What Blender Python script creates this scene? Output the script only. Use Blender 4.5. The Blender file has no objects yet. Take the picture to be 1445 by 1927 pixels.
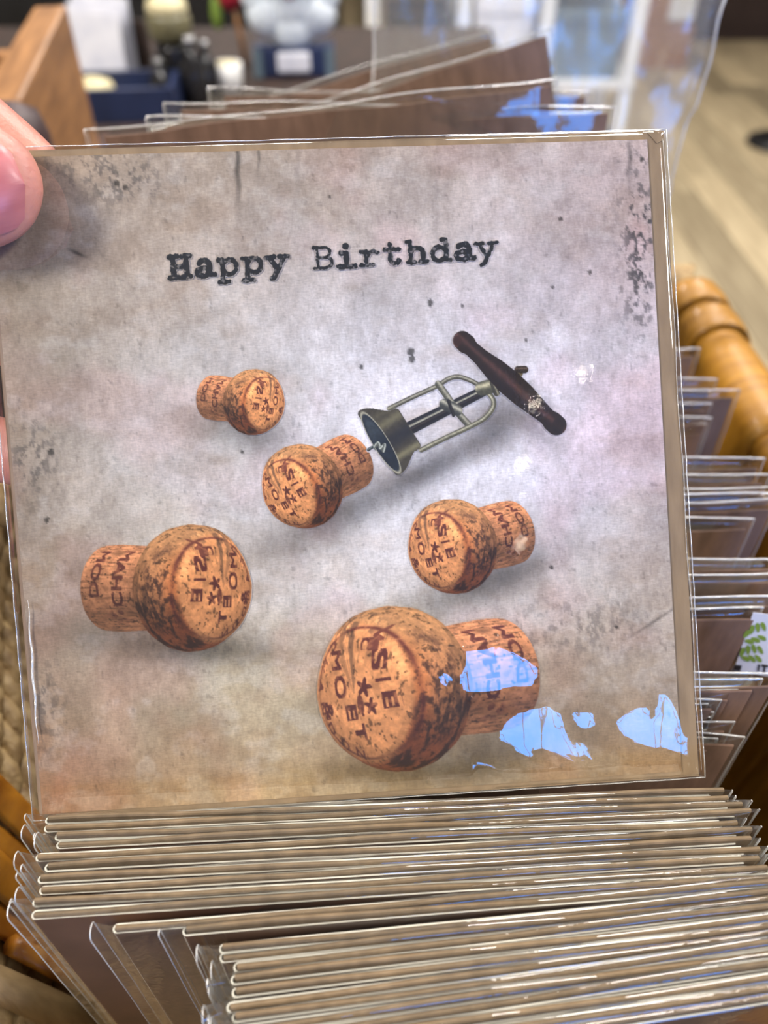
import bpy, bmesh, math, random
import numpy as np
from mathutils import Vector, Matrix

scene = bpy.context.scene
COL = scene.collection
rnd = random.Random(7)

# ------------------------------------------------------------------ camera
CAM_Z, PITCH, F_PX = 1.25, math.radians(43.0), 1480.0
CX, CY = 722.5, 963.5
cam_data = bpy.data.cameras.new('camera')
cam_data.sensor_fit = 'VERTICAL'
cam_data.sensor_height = 36.0
cam_data.sensor_width = 27.0
cam_data.lens = 36.0 * F_PX / 1927.0
cam_data.clip_start = 0.01
cam_data.clip_end = 60
cam_data.dof.use_dof = True
cam_data.dof.focus_distance = 0.180
cam_data.dof.aperture_fstop = cam_data.lens / 3.0
cam = bpy.data.objects.new('camera', cam_data)
cam.location = (0, 0, CAM_Z)
cam.rotation_euler = (math.pi / 2 - PITCH, 0, 0)
COL.objects.link(cam)
scene.camera = cam

# ------------------------------------------------------------------ world, lights, exposure
world = bpy.data.worlds.new('sky')
scene.world = world
world.use_nodes = True
bg = world.node_tree.nodes['Background']
bg.inputs[0].default_value = (0.07, 0.32, 1.0, 1)
bg.inputs[1].default_value = 9.0
vs = scene.view_settings
vs.view_transform = 'Standard'
vs.look = 'None'
vs.gamma = 1.0
vs.use_curve_mapping = False
vs.exposure = 0.42
cy = scene.cycles
cy.use_denoising = True
cy.use_light_tree = False
cy.adaptive_threshold = 0.02
cy.max_bounces = 6
cy.diffuse_bounces = 3
cy.glossy_bounces = 3
cy.transmission_bounces = 4
cy.transparent_max_bounces = 48
cy.caustics_reflective = False
cy.caustics_refractive = False
cy.sample_clamp_indirect = 6.0


def area(name, loc, size, energy, color, direction=(0, 0, -1), size_y=None, portal=False):
    d = bpy.data.lights.new(name, 'AREA')
    d.shape = 'RECTANGLE'
    d.size = size
    d.size_y = size_y or size
    d.energy = energy
    d.color = color
    d.cycles.is_portal = portal
    o = bpy.data.objects.new(name, d)
    o.location = loc
    o.rotation_euler = Vector(direction).to_track_quat('-Z', 'Y').to_euler()
    COL.objects.link(o)
    return o


# unseen ceiling panels added for general fill light (the panels themselves are built below)
FILL_PANELS = [(-1.3, 1.0), (0.5, 1.5), (1.9, 1.5), (-0.6, 3.6), (1.4, 3.9), (-1.35, -0.7), (1.75, -0.6)]
CEIL = 2.75
for (px_, py_) in FILL_PANELS:
    area('added_fill_light', (px_, py_, CEIL - 0.05), 0.58, 27 if py_ > 0 else 46, (1.0, 0.95, 0.90))
# shop window behind and to the right of the viewer
WIN = (0.2, 1.6, 0.72, 1.76)
area('window_daylight', ((WIN[0] + WIN[1]) / 2, -2.19, (WIN[2] + WIN[3]) / 2), WIN[1] - WIN[0], 1, (1, 1, 1),
     (0, 1, 0), WIN[3] - WIN[2], portal=True)

# ------------------------------------------------------------------ geometry helpers
AX_A = Vector((0, math.cos(PITCH), -math.sin(PITCH)))
AX_D = Vector((0, -math.sin(PITCH), -math.cos(PITCH)))
AX_R = Vector((1, 0, 0))
C0 = Vector((0, 0, CAM_Z))


def ray(u, v):
    return AX_A + AX_R * ((u - CX) / F_PX) + AX_D * ((v - CY) / F_PX)


def at_z(u, v, z):
    r = ray(u, v)
    return C0 + r * ((z - CAM_Z) / r.z)


def at_y(u, v, y):
    r = ray(u, v)
    return C0 + r * (y / r.y)


def at_depth(u, v, t):
    return C0 + ray(u, v) * t


def link(name, me, mat=None, parent=None):
    o = bpy.data.objects.new(name, me)
    COL.objects.link(o)
    if mat is not None:
        mats = mat if isinstance(mat, (list, tuple)) else [mat]
        if len(me.materials) == 0:
            for m in mats:
                me.materials.append(m)
    if parent is not None:
        o.parent = parent
    return o


def tag(o, label, cat, group=None, kind=None):
    if label:
        o['label'] = label
    if cat:
        o['category'] = cat
    if group:
        o['group'] = group
    if kind:
        o['kind'] = kind
    return o


def thing(name, label, cat, loc=(0, 0, 0), rz=0.0, group=None):
    o = bpy.data.objects.new(name, None)
    o.empty_display_size = 0.02
    o.location = loc
    o.rotation_euler = (0, 0, rz)
    COL.objects.link(o)
    return tag(o, label, cat, group)


def structure(o):
    o['kind'] = 'structure'
    return o


def mesh(name, verts, faces, smooth=False, mat_idx=None):
    me = bpy.data.meshes.new(name)
    me.from_pydata([tuple(v) for v in verts], [], faces)
    me.update()
    if smooth:
        me.polygons.foreach_set('use_smooth', [True] * len(me.polygons))
    if mat_idx is not None:
        me.polygons.foreach_set('material_index', mat_idx)
    return me


class MB:
    """collects shapes into one mesh"""
    def __init__(self):
        self.v, self.f, self.m = [], [], []

    def add(self, vs, fs, mi=0):
        b = len(self.v)
        self.v += [tuple(p) for p in vs]
        self.f += [tuple(i + b for i in f) for f in fs]
        self.m += [mi] * len(fs)
        return self

    def box(self, lo, hi, mi=0, bev=0.0):
        if bev > 0:
            return self.rbox(lo, hi, bev, mi)
        x0, y0, z0 = lo
        x1, y1, z1 = hi
        v = [(x0, y0, z0), (x1, y0, z0), (x1, y1, z0), (x0, y1, z0), (x0, y0, z1), (x1, y0, z1), (x1, y1, z1), (x0, y1, z1)]
        f = [(0, 3, 2, 1), (4, 5, 6, 7), (0, 1, 5, 4), (1, 2, 6, 5), (2, 3, 7, 6), (3, 0, 4, 7)]
        return self.add(v, f, mi)

    def rbox(self, lo, hi, b, mi=0):
        bm = bmesh.new()
        bmesh.ops.create_cube(bm, size=1)
        for v in bm.verts:
            for k in range(3):
                v.co[k] = lo[k] + (v.co[k] + 0.5) * (hi[k] - lo[k])
        bmesh.ops.bevel(bm, geom=bm.edges[:], offset=b, segments=2, affect='EDGES', profile=0.6)
        bm.verts.index_update()
        v = [tuple(p.co) for p in bm.verts]
        f = [tuple(p.index for p in q.verts) for q in bm.faces]
        bm.free()
        return self.add(v, f, mi)

    def tube(self, pts, rad, seg=8, cap=True, mi=0):
        pts = [Vector(p) for p in pts]
        n = len(pts)
        rads = rad if isinstance(rad, (list, tuple)) else [rad] * n
        T = [(pts[min(i + 1, n - 1)] - pts[max(i - 1, 0)]).normalized() for i in range(n)]
        up = Vector((0, 0, 1)) if abs(T[0].z) < 0.9 else Vector((0, 1, 0))
        N = T[0].cross(up).normalized()
        vs, fs = [], []
        for i in range(n):
            N = (N - T[i] * N.dot(T[i])).normalized()
            B = T[i].cross(N)
            for k in range(seg):
                a = 2 * math.pi * k / seg
                vs.append(pts[i] + (N * math.cos(a) + B * math.sin(a)) * rads[i])
        for i in range(n - 1):
            for k in range(seg):
                k2 = (k + 1) % seg
                fs.append((i * seg + k, i * seg + k2, (i + 1) * seg + k2, (i + 1) * seg + k))
        if cap:
            fs.append(tuple(range(seg))[::-1])
            fs.append(tuple((n - 1) * seg + k for k in range(seg)))
        return self.add(vs, fs, mi)

    def lathe(self, prof, center=(0, 0, 0), seg=24, mi=0):
        c = Vector(center)
        vs, fs = [], []
        n = len(prof)
        for (r, z) in prof:
            for k in range(seg):
                a = 2 * math.pi * k / seg
                vs.append((c.x + r * math.cos(a), c.y + r * math.sin(a), c.z + z))
        for i in range(n - 1):
            for k in range(seg):
                k2 = (k + 1) % seg
                fs.append((i * seg + k, i * seg + k2, (i + 1) * seg + k2, (i + 1) * seg + k))
        fs.append(tuple(range(seg))[::-1])
        fs.append(tuple((n - 1) * seg + k for k in range(seg)))
        return self.add(vs, fs, mi)

    def data(self, name, smooth=False):
        return mesh(name, self.v, self.f, smooth, self.m)

    def build(self, name, mat, parent=None, smooth=False):
        return link(name, self.data(name, smooth), mat, parent)


# ------------------------------------------------------------------ noise (numpy)
_rs = np.random.RandomState(11)
_LAT = _rs.rand(8, 256, 256).astype(np.float32)


def vnoise(x, y, seed=0):
    x = np.asarray(x, np.float32)
    y = np.asarray(y, np.float32)
    L = _LAT[seed % 8]
    ox, oy = (seed * 37) % 256, (seed * 91) % 256
    xi = np.floor(x).astype(np.int64)
    yi = np.floor(y).astype(np.int64)
    fx = x - xi
    fy = y - yi
    fx = fx * fx * (3 - 2 * fx)
    fy = fy * fy * (3 - 2 * fy)
    a = L[(xi + ox) % 256, (yi + oy) % 256]
    b = L[(xi + 1 + ox) % 256, (yi + oy) % 256]
    c = L[(xi + ox) % 256, (yi + 1 + oy) % 256]
    d = L[(xi + 1 + ox) % 256, (yi + 1 + oy) % 256]
    return (a * (1 - fx) + b * fx) * (1 - fy) + (c * (1 - fx) + d * fx) * fy


def fbm(x, y, seed=0, octv=4, gain=0.5):
    s, amp, tot = 0.0, 1.0, 0.0
    for i in range(octv):
        s = s + amp * vnoise(np.asarray(x) * 2 ** i, np.asarray(y) * 2 ** i, seed + i)
        tot += amp
        amp *= gain
    return s / tot


def sstep(a, b, x):
    t = np.clip((x - a) / (b - a), 0, 1)
    return t * t * (3 - 2 * t)


def lin(c):
    c = np.asarray(c, np.float64) / 255.0
    return np.where(c <= 0.04045, c / 12.92, ((c + 0.055) / 1.055) ** 2.4)


# ------------------------------------------------------------------ materials
def new_mat(name):
    m = bpy.data.materials.new(name)
    m.use_nodes = True
    nt = m.node_tree
    return m, nt, nt.nodes['Principled BSDF'], nt.nodes['Material Output']


def mat_noise(name, c1, c2, rough=0.6, scale=20.0, stretch=(1, 1, 1), bump=0.0, bscale=None, detail=5.0, metallic=0.0, spec=0.5,
              coat=0.0, sss=0.0, lo=0.3, hi=0.7, rot=(0, 0, 0), vary=0.0):
    m, nt, bs, out = new_mat(name)
    N, L = nt.nodes, nt.links
    tc = N.new('ShaderNodeTexCoord')
    mp = N.new('ShaderNodeMapping')
    mp.inputs['Scale'].default_value = stretch
    mp.inputs['Rotation'].default_value = rot
    L.new(tc.outputs['Object'], mp.inputs['Vector'])
    nz = N.new('ShaderNodeTexNoise')
    nz.inputs['Scale'].default_value = scale
    nz.inputs['Detail'].default_value = detail
    L.new(mp.outputs[0], nz.inputs['Vector'])
    cr = N.new('ShaderNodeValToRGB')
    cr.color_ramp.elements[0].position = lo
    cr.color_ramp.elements[1].position = hi
    cr.color_ramp.elements[0].color = (*lin(c1), 1)
    cr.color_ramp.elements[1].color = (*lin(c2), 1)
    L.new(nz.outputs['Fac'], cr.inputs['Fac'])
    col = cr.outputs['Color']
    if vary > 0:
        oi = N.new('ShaderNodeObjectInfo')
        mr = N.new('ShaderNodeMapRange')
        mr.inputs['To Min'].default_value = 1 - vary
        mr.inputs['To Max'].default_value = 1 + vary
        L.new(oi.outputs['Random'], mr.inputs['Value'])
        mx = N.new('ShaderNodeVectorMath')
        mx.operation = 'SCALE'
        L.new(col, mx.inputs[0])
        L.new(mr.outputs[0], mx.inputs['Scale'])
        col = mx.outputs[0]
    L.new(col, bs.inputs['Base Color'])
    bs.inputs['Roughness'].default_value = rough
    bs.inputs['Metallic'].default_value = metallic
    bs.inputs['Specular IOR Level'].default_value = spec
    bs.inputs['Coat Weight'].default_value = coat
    if sss > 0:
        bs.inputs['Subsurface Weight'].default_value = sss
        bs.inputs['Subsurface Radius'].default_value = (1.0, 0.35, 0.2)
        bs.inputs['Subsurface Scale'].default_value = 0.003
    if bump > 0:
        n2 = N.new('ShaderNodeTexNoise')
        n2.inputs['Scale'].default_value = bscale or scale
        n2.inputs['Detail'].default_value = 4
        L.new(mp.outputs[0], n2.inputs['Vector'])
        bp = N.new('ShaderNodeBump')
        bp.inputs['Strength'].default_value = bump
        bp.inputs['Distance'].default_value = 0.001
        L.new(n2.outputs['Fac'], bp.inputs['Height'])
        L.new(bp.outputs[0], bs.inputs['Normal'])
    return m


def mat_film(name, base=0.045, edge=0.75, power=3.5, rough=0.02, tint=(0.97, 0.975, 0.97), milk=0.0, bump=0.0, bscale=60.0):
    """thin clear film: mostly see-through, glossy, more reflective at grazing angles"""
    m, nt, bs, out = new_mat(name)
    N, L = nt.nodes, nt.links
    N.remove(bs)
    tr = N.new('ShaderNodeBsdfTransparent')
    tr.inputs[0].default_value = (*tint, 1)
    gl = N.new('ShaderNodeBsdfGlossy')
    gl.inputs['Roughness'].default_value = rough
    gl.inputs[0].default_value = (1, 1, 1, 1)
    lw = N.new('ShaderNodeLayerWeight')
    lw.inputs['Blend'].default_value = 0.5
    pw = N.new('ShaderNodeMath')
    pw.operation = 'POWER'
    pw.inputs[1].default_value = power
    L.new(lw.outputs['Facing'], pw.inputs[0])
    ma = N.new('ShaderNodeMath')
    ma.operation = 'MULTIPLY_ADD'
    ma.inputs[1].default_value = edge
    ma.inputs[2].default_value = base
    L.new(pw.outputs[0], ma.inputs[0])
    mx = N.new('ShaderNodeMixShader')
    L.new(ma.outputs[0], mx.inputs[0])
    L.new(tr.outputs[0], mx.inputs[1])
    L.new(gl.outputs[0], mx.inputs[2])
    last = mx
    if milk > 0:
        df = N.new('ShaderNodeBsdfDiffuse')
        df.inputs[0].default_value = (0.9, 0.9, 0.88, 1)
        m2 = N.new('ShaderNodeMixShader')
        m2.inputs[0].default_value = milk
        L.new(mx.outputs[0], m2.inputs[1])
        L.new(df.outputs[0], m2.inputs[2])
        last = m2
    if bump > 0:
        tc = N.new('ShaderNodeTexCoord')
        nz = N.new('ShaderNodeTexNoise')
        nz.inputs['Scale'].default_value = bscale
        nz.inputs['Detail'].default_value = 3
        L.new(tc.outputs['Object'], nz.inputs['Vector'])
        bp = N.new('ShaderNodeBump')
        bp.inputs['Strength'].default_value = bump
        bp.inputs['Distance'].default_value = 0.001
        L.new(nz.outputs['Fac'], bp.inputs['Height'])
        L.new(bp.outputs[0], gl.inputs['Normal'])
    L.new(last.outputs[0], out.inputs['Surface'])
    return m


M = {}
M['kraft'] = mat_noise('kraft_paper', (102, 84, 60), (126, 106, 80), 0.75, 260, (1, 1, 0.28), 0.15, 600, rot=(0, 0.6, 0), vary=0.10)
M['kraft_light'] = mat_noise('kraft_envelope', (130, 108, 82), (156, 132, 102), 0.75, 260, (1, 1, 0.28), 0.15, 600, rot=(0, 0.6, 0))
M['kraft_dark'] = mat_noise('brown_card', (104, 80, 66), (128, 100, 84), 0.7, 240, (1, 1, 0.3), 0.1, 600, vary=0.12)
M['white_card'] = mat_noise('white_board', (206, 201, 186), (224, 220, 206), 0.6, 300, vary=0.03)
M['cover'] = mat_noise('printed_cover', (44, 30, 25), (100, 72, 56), 0.45, 26, (1, 1, 1), vary=0.15)
M['film'] = mat_film('clear_film', base=0.055, edge=0.65, power=3.0, bump=0.25, bscale=90, milk=0.01)
M['film_held'] = mat_film('clear_film_smooth', base=0.10, edge=0.7, rough=0.015, bump=0.012, bscale=500, tint=(0.985, 0.985, 0.98))
M['film_seam'] = mat_film('film_seam', base=0.35, edge=0.5, power=2.0, rough=0.12, milk=0.3, bump=0.8, bscale=900)
M['film_bag'] = mat_film('crinkled_film', base=0.045, edge=0.8, power=2.0, rough=0.22, milk=0.08, bump=0.3, bscale=40)
M['rope'] = mat_noise('seagrass', (128, 100, 62), (196, 168, 120), 0.6, 170, (1, 1, 1), 0.7, 500, vary=0.1)
M['leaf'] = mat_noise('banana_leaf', (146, 86, 20), (206, 138, 42), 0.38, 60, (5, 0.8, 0.8), 0.35, 140, coat=0.15, vary=0.08)
M['leaf_pale'] = mat_noise('banana_leaf_pale', (146, 98, 20), (182, 130, 42), 0.45, 45, (1, 5, 1), 0.4, 90, coat=0.1, vary=0.05)
M['stake'] = mat_noise('rattan_stake', (128, 104, 68), (176, 148, 104), 0.6, 50, (4, 4, 0.5), 0.3, 200)
M['dark_wood'] = mat_noise('dark_wood', (36, 24, 19), (56, 38, 30), 0.72, 18, (6, 1, 6), 0.1, 60)
M['crate_wood'] = mat_noise('crate_wood', (118, 80, 46), (170, 122, 76), 0.45, 16, (7, 0.8, 7), 0.15, 60)
M['skin'] = mat_noise('skin', (194, 128, 114), (210, 146, 130), 0.42, 55, (1, 1, 1), 0.25, 900, sss=0.25, spec=0.4)
M['nail'] = mat_noise('nail', (190, 108, 108), (206, 126, 124), 0.42, 60, (1, 1, 6), 0.08, 300, sss=0.1, coat=0.05)
M['plank'] = mat_noise('oak_plank', (146, 130, 102), (184, 168, 136), 0.5, 5, (7, 0.8, 1), 0.1, 30, vary=0.42)
M['joint'] = mat_noise('floor_joint', (96, 80, 62), (110, 92, 72), 0.8, 10)
M['wall'] = mat_noise('painted_wall', (120, 110, 98), (130, 120, 106), 0.8, 3)
M['ceiling'] = mat_noise('painted_ceiling', (150, 146, 138), (158, 154, 146), 0.85, 3)
M['black'] = mat_noise('black_plastic', (18, 18, 20), (30, 30, 32), 0.4, 20)
M['white'] = mat_noise('white_paint', (214, 214, 212), (226, 226, 224), 0.45, 10)
M['paper'] = mat_noise('paper', (200, 202, 214), (226, 226, 232), 0.6, 30)
M['cream'] = mat_noise('cream', (196, 184, 142), (214, 204, 166), 0.5, 20)
M['grey_blue'] = mat_noise('grey_blue', (84, 100, 110), (104, 120, 128), 0.5, 8)
M['navy'] = mat_noise('navy', (24, 34, 62), (36, 48, 84), 0.5, 20)
M['red'] = mat_noise('red_felt', (150, 20, 40), (180, 34, 54), 0.7, 60)
M['fluff'] = mat_noise('white_fluff', (206, 216, 222), (232, 238, 242), 0.9, 80, bump=0.8, bscale=150)
M['green'] = mat_noise('green_ink', (112, 138, 46), (130, 156, 62), 0.6, 60)
M['yellow'] = mat_noise('yellow_felt', (214, 180, 40), (232, 200, 70), 0.7, 60)
M['glassy'] = mat_noise('dark_glass', (26, 26, 28), (44, 44, 46), 0.12, 10)
M['plum'] = mat_noise('plum_lacquer', (52, 36, 40), (74, 54, 56), 0.5, 20)
M['olive'] = mat_noise('olive_tin', (96, 92, 66), (116, 110, 82), 0.4, 20)
M['ink'] = mat_noise('black_ink', (22, 22, 24), (34, 34, 36), 0.6, 60)
M['metal'] = mat_noise('brushed_metal', (150, 150, 150), (170, 170, 172), 0.3, 20, metallic=1.0)


def mat_emit(name, color, strength):
    m, nt, bs, out = new_mat(name)
    nt.nodes.remove(bs)
    e = nt.nodes.new('ShaderNodeEmission')
    e.inputs[0].default_value = (*color, 1)
    e.inputs[1].default_value = strength
    nt.links.new(e.outputs[0], out.inputs['Surface'])
    return m


M['lamp'] = mat_emit('fill_panel_diffuser', (1.0, 0.93, 0.83), 5.0)
M['lamp'].cycles.emission_sampling = 'NONE'
M['bulb'] = mat_emit('spot_bulb', (1.0, 0.88, 0.68), 24.0)
M['bulb'].cycles.emission_sampling = 'NONE'
M['fold'] = mat_noise('printed_fold', (128, 106, 88), (150, 126, 106), 0.6, 120)

# ================================================================== THE SETTING
FX0, FX1, FY0, FY1 = -3.0, 3.6, -2.2, 7.4
fl = MB().box((FX0, FY0, -0.06), (FX1, FY1, -0.012)).build('floor', M['joint'])
structure(fl)
pw_, pl_ = 0.165, 1.37
plank_me = {}
for L_ in (pl_,):
    plank_me = MB().box((-pw_ / 2 + 0.002, -L_ / 2 + 0.0015, -0.012), (pw_ / 2 - 0.002, L_ / 2 - 0.0015, 0.0)).data('plank')
    plank_me.materials.append(M['plank'])
nx = int((FX1 - FX0) / pw_)
ny = int((FY1 - FY0) / pl_)
for i in range(nx):
    for j in range(ny):
        o = bpy.data.objects.new('plank', plank_me)
        o.location = (FX0 + pw_ * (i + 0.5), FY0 + pl_ * (j + 0.5) + (0.0 if i % 2 else 0.18) , 0)
        o.parent = fl
        COL.objects.link(o)

structure(MB().box((FX0, FY1, -0.06), (FX1, FY1 + 0.1, CEIL)).build('wall_far', M['wall']))
structure(MB().box((FX0 - 0.1, FY0, -0.06), (FX0, FY1, CEIL)).build('wall_left', M['wall']))
structure(MB().box((FX1, FY0, -0.06), (FX1 + 0.1, FY1, CEIL)).build('wall_right', M['wall']))
structure(MB().box((FX0, FY0, CEIL), (FX1, FY1, CEIL + 0.1)).build('ceiling', M['ceiling']))
wb = MB()
wb.box((FX0, FY0 - 0.1, -0.06), (WIN[0], FY0, CEIL))
wb.box((WIN[1], FY0 - 0.1, -0.06), (FX1, FY0, CEIL))
wb.box((WIN[0], FY0 - 0.1, -0.06), (WIN[1], FY0, WIN[2]))
wb.box((WIN[0], FY0 - 0.1, WIN[3]), (WIN[1], FY0, CEIL))
structure(wb.build('wall_near', M['wall']))
wf = MB()
t_ = 0.05
wf.box((WIN[0], FY0 - 0.08, WIN[2]), (WIN[0] + t_, FY0 - 0.02, WIN[3]))
wf.box((WIN[1] - t_, FY0 - 0.08, WIN[2]), (WIN[1], FY0 - 0.02, WIN[3]))
wf.box((WIN[0] + t_, FY0 - 0.08, WIN[2]), (WIN[1] - t_, FY0 - 0.02, WIN[2] + t_))
wf.box((WIN[0] + t_, FY0 - 0.08, WIN[3] - t_), (WIN[1] - t_, FY0 - 0.02, WIN[3]))
for k in (1, 2):
    xm = WIN[0] + (WIN[1] - WIN[0]) * k / 3
    wf.box((xm - 0.02, FY0 - 0.08, WIN[2] + t_), (xm + 0.02, FY0 - 0.02, WIN[3] - t_))
structure(wf.build('window_1', M['white']))

for k, (x, y) in enumerate(FILL_PANELS):
    where = ['left of the display tables', 'above the card basket', 'above the right-hand aisle', 'over the far left of the shop',
             'over the far right of the shop', 'behind the viewer on the left', 'behind the viewer on the right'][k]
    t = thing('added_ceiling_light', 'square ceiling panel added for fill light, ' + where, 'ceiling light', (x, y, CEIL), 0, 'added ceiling fill panels')
    MB().box((-0.32, -0.32, -0.035), (0.32, -0.30, 0)).box((-0.32, 0.30, -0.035), (0.32, 0.32, 0)) \
        .box((-0.32, -0.30, -0.035), (-0.30, 0.30, 0)).box((0.30, -0.30, -0.035), (0.32, 0.30, 0)).build('frame', M['white'], t)
    MB().box((-0.30, -0.30, -0.02), (0.30, 0.30, -0.004)).build('diffuser', M['lamp'], t)

# small warm spotlights on the ceiling behind the viewer
for k, (x, y) in enumerate(((0.647, -1.25), (0.664, -1.50), (0.753, -1.13))):
    where = ['middle one of three', 'nearest to the window', 'farthest from the window'][k]
    t = thing('ceiling_spotlight', 'small warm ceiling spotlight behind the viewer, ' + where, 'spotlight', (x, y, CEIL), 0, 'ceiling spotlights')
    MB().lathe([(0.045, -0.01), (0.045, 0.0)], seg=24).build('base_plate', M['white'], t, True)
    MB().lathe([(0.034, -0.12), (0.038, -0.115), (0.038, -0.0105)], seg=24).build('can', M['white'], t, True)
    MB().lathe([(0.003, -0.126), (0.007, -0.1245), (0.008, -0.1205)], seg=24).build('bulb', M['bulb'], t, True)

# ------------------------------------------------------------------ tables
def table(name, label, x0, x1, y0, y1, ztop, mat, leg=0.05):
    t = thing(name, label, 'table', ((x0 + x1) / 2, (y0 + y1) / 2, 0))
    hx, hy = (x1 - x0) / 2, (y1 - y0) / 2
    MB().box((-hx, -hy, ztop - 0.035), (hx, hy, ztop), bev=0.004).build('table_top', mat, t)
    ap = MB()
    ap.box((-hx + 0.03, -hy + 0.03, ztop - 0.11), (hx - 0.03, -hy + 0.05, ztop - 0.0355))
    ap.box((-hx + 0.03, hy - 0.05, ztop - 0.11), (hx - 0.03, hy - 0.03, ztop - 0.0355))
    ap.box((-hx + 0.03, -hy + 0.05, ztop - 0.11), (-hx + 0.05, hy - 0.05, ztop - 0.0355))
    ap.box((hx - 0.05, -hy + 0.05, ztop - 0.11), (hx - 0.03, hy - 0.05, ztop - 0.0355))
    ap.build('apron', mat, t)
    for sx in (-1, 1):
        for sy in (-1, 1):
            MB().box((sx * (hx - 0.06) - leg / 2, sy * (hy - 0.06) - leg / 2, 0.001),
                     (sx * (hx - 0.06) + leg / 2, sy * (hy - 0.06) + leg / 2, ztop - 0.111)).build('leg', mat, t)
    return t


TOP1 = 0.90
table('basket_table', 'dark wooden table carrying the woven card basket', -0.62, 0.24, -0.12, 0.78, TOP1, M['dark_wood'])
TOP2 = 0.84
table('display_table', 'dark wooden display table behind the basket, laden with gifts', -1.5, 0.24, 0.95, 2.05, TOP2, M['dark_wood'])

# ================================================================== WOVEN BASKET
BX0, BX1, BY0, BY1 = -0.120, 0.166, -0.085, 0.412      # centre line of the rim
BZ0, BZ1 = 0.912, 1.042
FLARE = 0.034


def wall_bow(x, y):
    """the left wall bellies out towards the far half of the basket"""
    t = min(1.0, max(0.0, (y - 0.085) / 0.14))
    t = t * t * (3 - 2 * t)
    return -0.034 * t * min(1.0, max(0.0, -x / 0.09))


def basket_path(inset, step=0.0032, rc=0.03):
    x0, x1, y0, y1 = BX0 + inset, BX1 - inset * 0.7, BY0 + inset * 0.5, BY1 - inset * 0.5
    pts = []

    def seg(p, q):
        n = max(2, int((Vector(q) - Vector(p)).length / step))
        for i in range(n):
            pts.append(Vector(p).lerp(Vector(q), i / n))

    def arc(cx_, cy_, a0):
        n = max(4, int(rc * math.pi / 2 / step))
        for i in range(n):
            a = a0 + math.pi / 2 * i / n
            pts.append(Vector((cx_ + rc * math.cos(a), cy_ + rc * math.sin(a), 0)))
    def bow(p):
        return Vector((p.x + wall_bow(p.x, p.y), p.y, p.z))
    seg((x0 + rc, y0, 0), (x1 - rc, y0, 0))
    arc(x1 - rc, y0 + rc, -math.pi / 2)
    seg((x1, y0 + rc, 0), (x1, y1 - rc, 0))
    arc(x1 - rc, y1 - rc, 0)
    seg((x1 - rc, y1, 0), (x0 + rc, y1, 0))
    arc(x0 + rc, y1 - rc, math.pi / 2)
    seg((x0, y1 - rc, 0), (x0, y0 + rc, 0))
    arc(x0 + rc, y0 + rc, math.pi)
    return [bow(p) for p in pts]


def rope_mesh(pts, z, a, rr, pitch, phase, closed=True, seg=7):
    n = len(pts)
    length = sum((pts[(i + 1) % n] - pts[i]).length for i in range(n if closed else n - 1))
    turns = max(1, round(length / pitch))
    vs, fs = [], []
    for ply in (0, 1):
        b = len(vs)
        s = 0.0
        C = []
        Ns = []
        for i in range(n):
            p = pts[i]
            T = (pts[(i + 1) % n] - pts[i - 1]) if closed else (pts[min(i + 1, n - 1)] - pts[max(i - 1, 0)])
            T.normalize()
            Nn = Vector((T.y, -T.x, 0))
            th = phase + ply * math.pi + 2 * math.pi * turns * s / length
            C.append(p + Vector((0, 0, z)) + (Nn * math.cos(th) + Vector((0, 0, 1)) * math.sin(th)) * a)
            Ns.append(Nn)
            s += (pts[(i + 1) % n] - p).length
        for i in range(n):
            T = (C[(i + 1) % n] - C[i - 1]).normalized() if closed else (C[min(i + 1, n - 1)] - C[max(i - 1, 0)]).normalized()
            e1 = (Ns[i] - T * Ns[i].dot(T)).normalized()
            e2 = T.cross(e1)
            for k in range(seg):
                an = 2 * math.pi * k / seg
                vs.append(C[i] + (e1 * math.cos(an) + e2 * math.sin(an)) * rr)
        m = n if closed else n - 1
        for i in range(m):
            i2 = (i + 1) % n
            for k in range(seg):
                k2 = (k + 1) % seg
                fs.append((b + i * seg + k, b + i * seg + k2, b + i2 * seg + k2, b + i2 * seg + k))
    return mesh('rope_row', vs, fs, True)


basket = thing('woven_basket', 'rectangular woven seagrass basket with orange leaf wraps, full of wrapped greeting cards', 'basket', (0, 0, TOP1))
ROWS = 13
rowz = [BZ0 + (BZ1 - BZ0) * i / (ROWS - 1) for i in range(ROWS)]


def wall_inset(z):
    return FLARE * (BZ1 - z) / (BZ1 - BZ0)


for i, z in enumerate(rowz):
    big = i == ROWS - 1
    me = rope_mesh(basket_path(wall_inset(z)), z - TOP1, 0.0031 if not big else 0.0048, 0.0040 if not big else 0.0058, 0.022 if not big else 0.03, i * 1.3)
    link('rim_rope' if big else 'rope_row', me, M['rope'], basket)
MB().box((BX0 + FLARE - 0.004, BY0 + FLARE * .5, 0.002), (BX1 - FLARE * .7, BY1 - FLARE * .5, 0.009)).build('base_panel', M['stake'], basket)


def wall_x(side, z):
    return BX0 + wall_inset(z) if side < 0 else BX1 - 0.7 * wall_inset(z)


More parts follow.
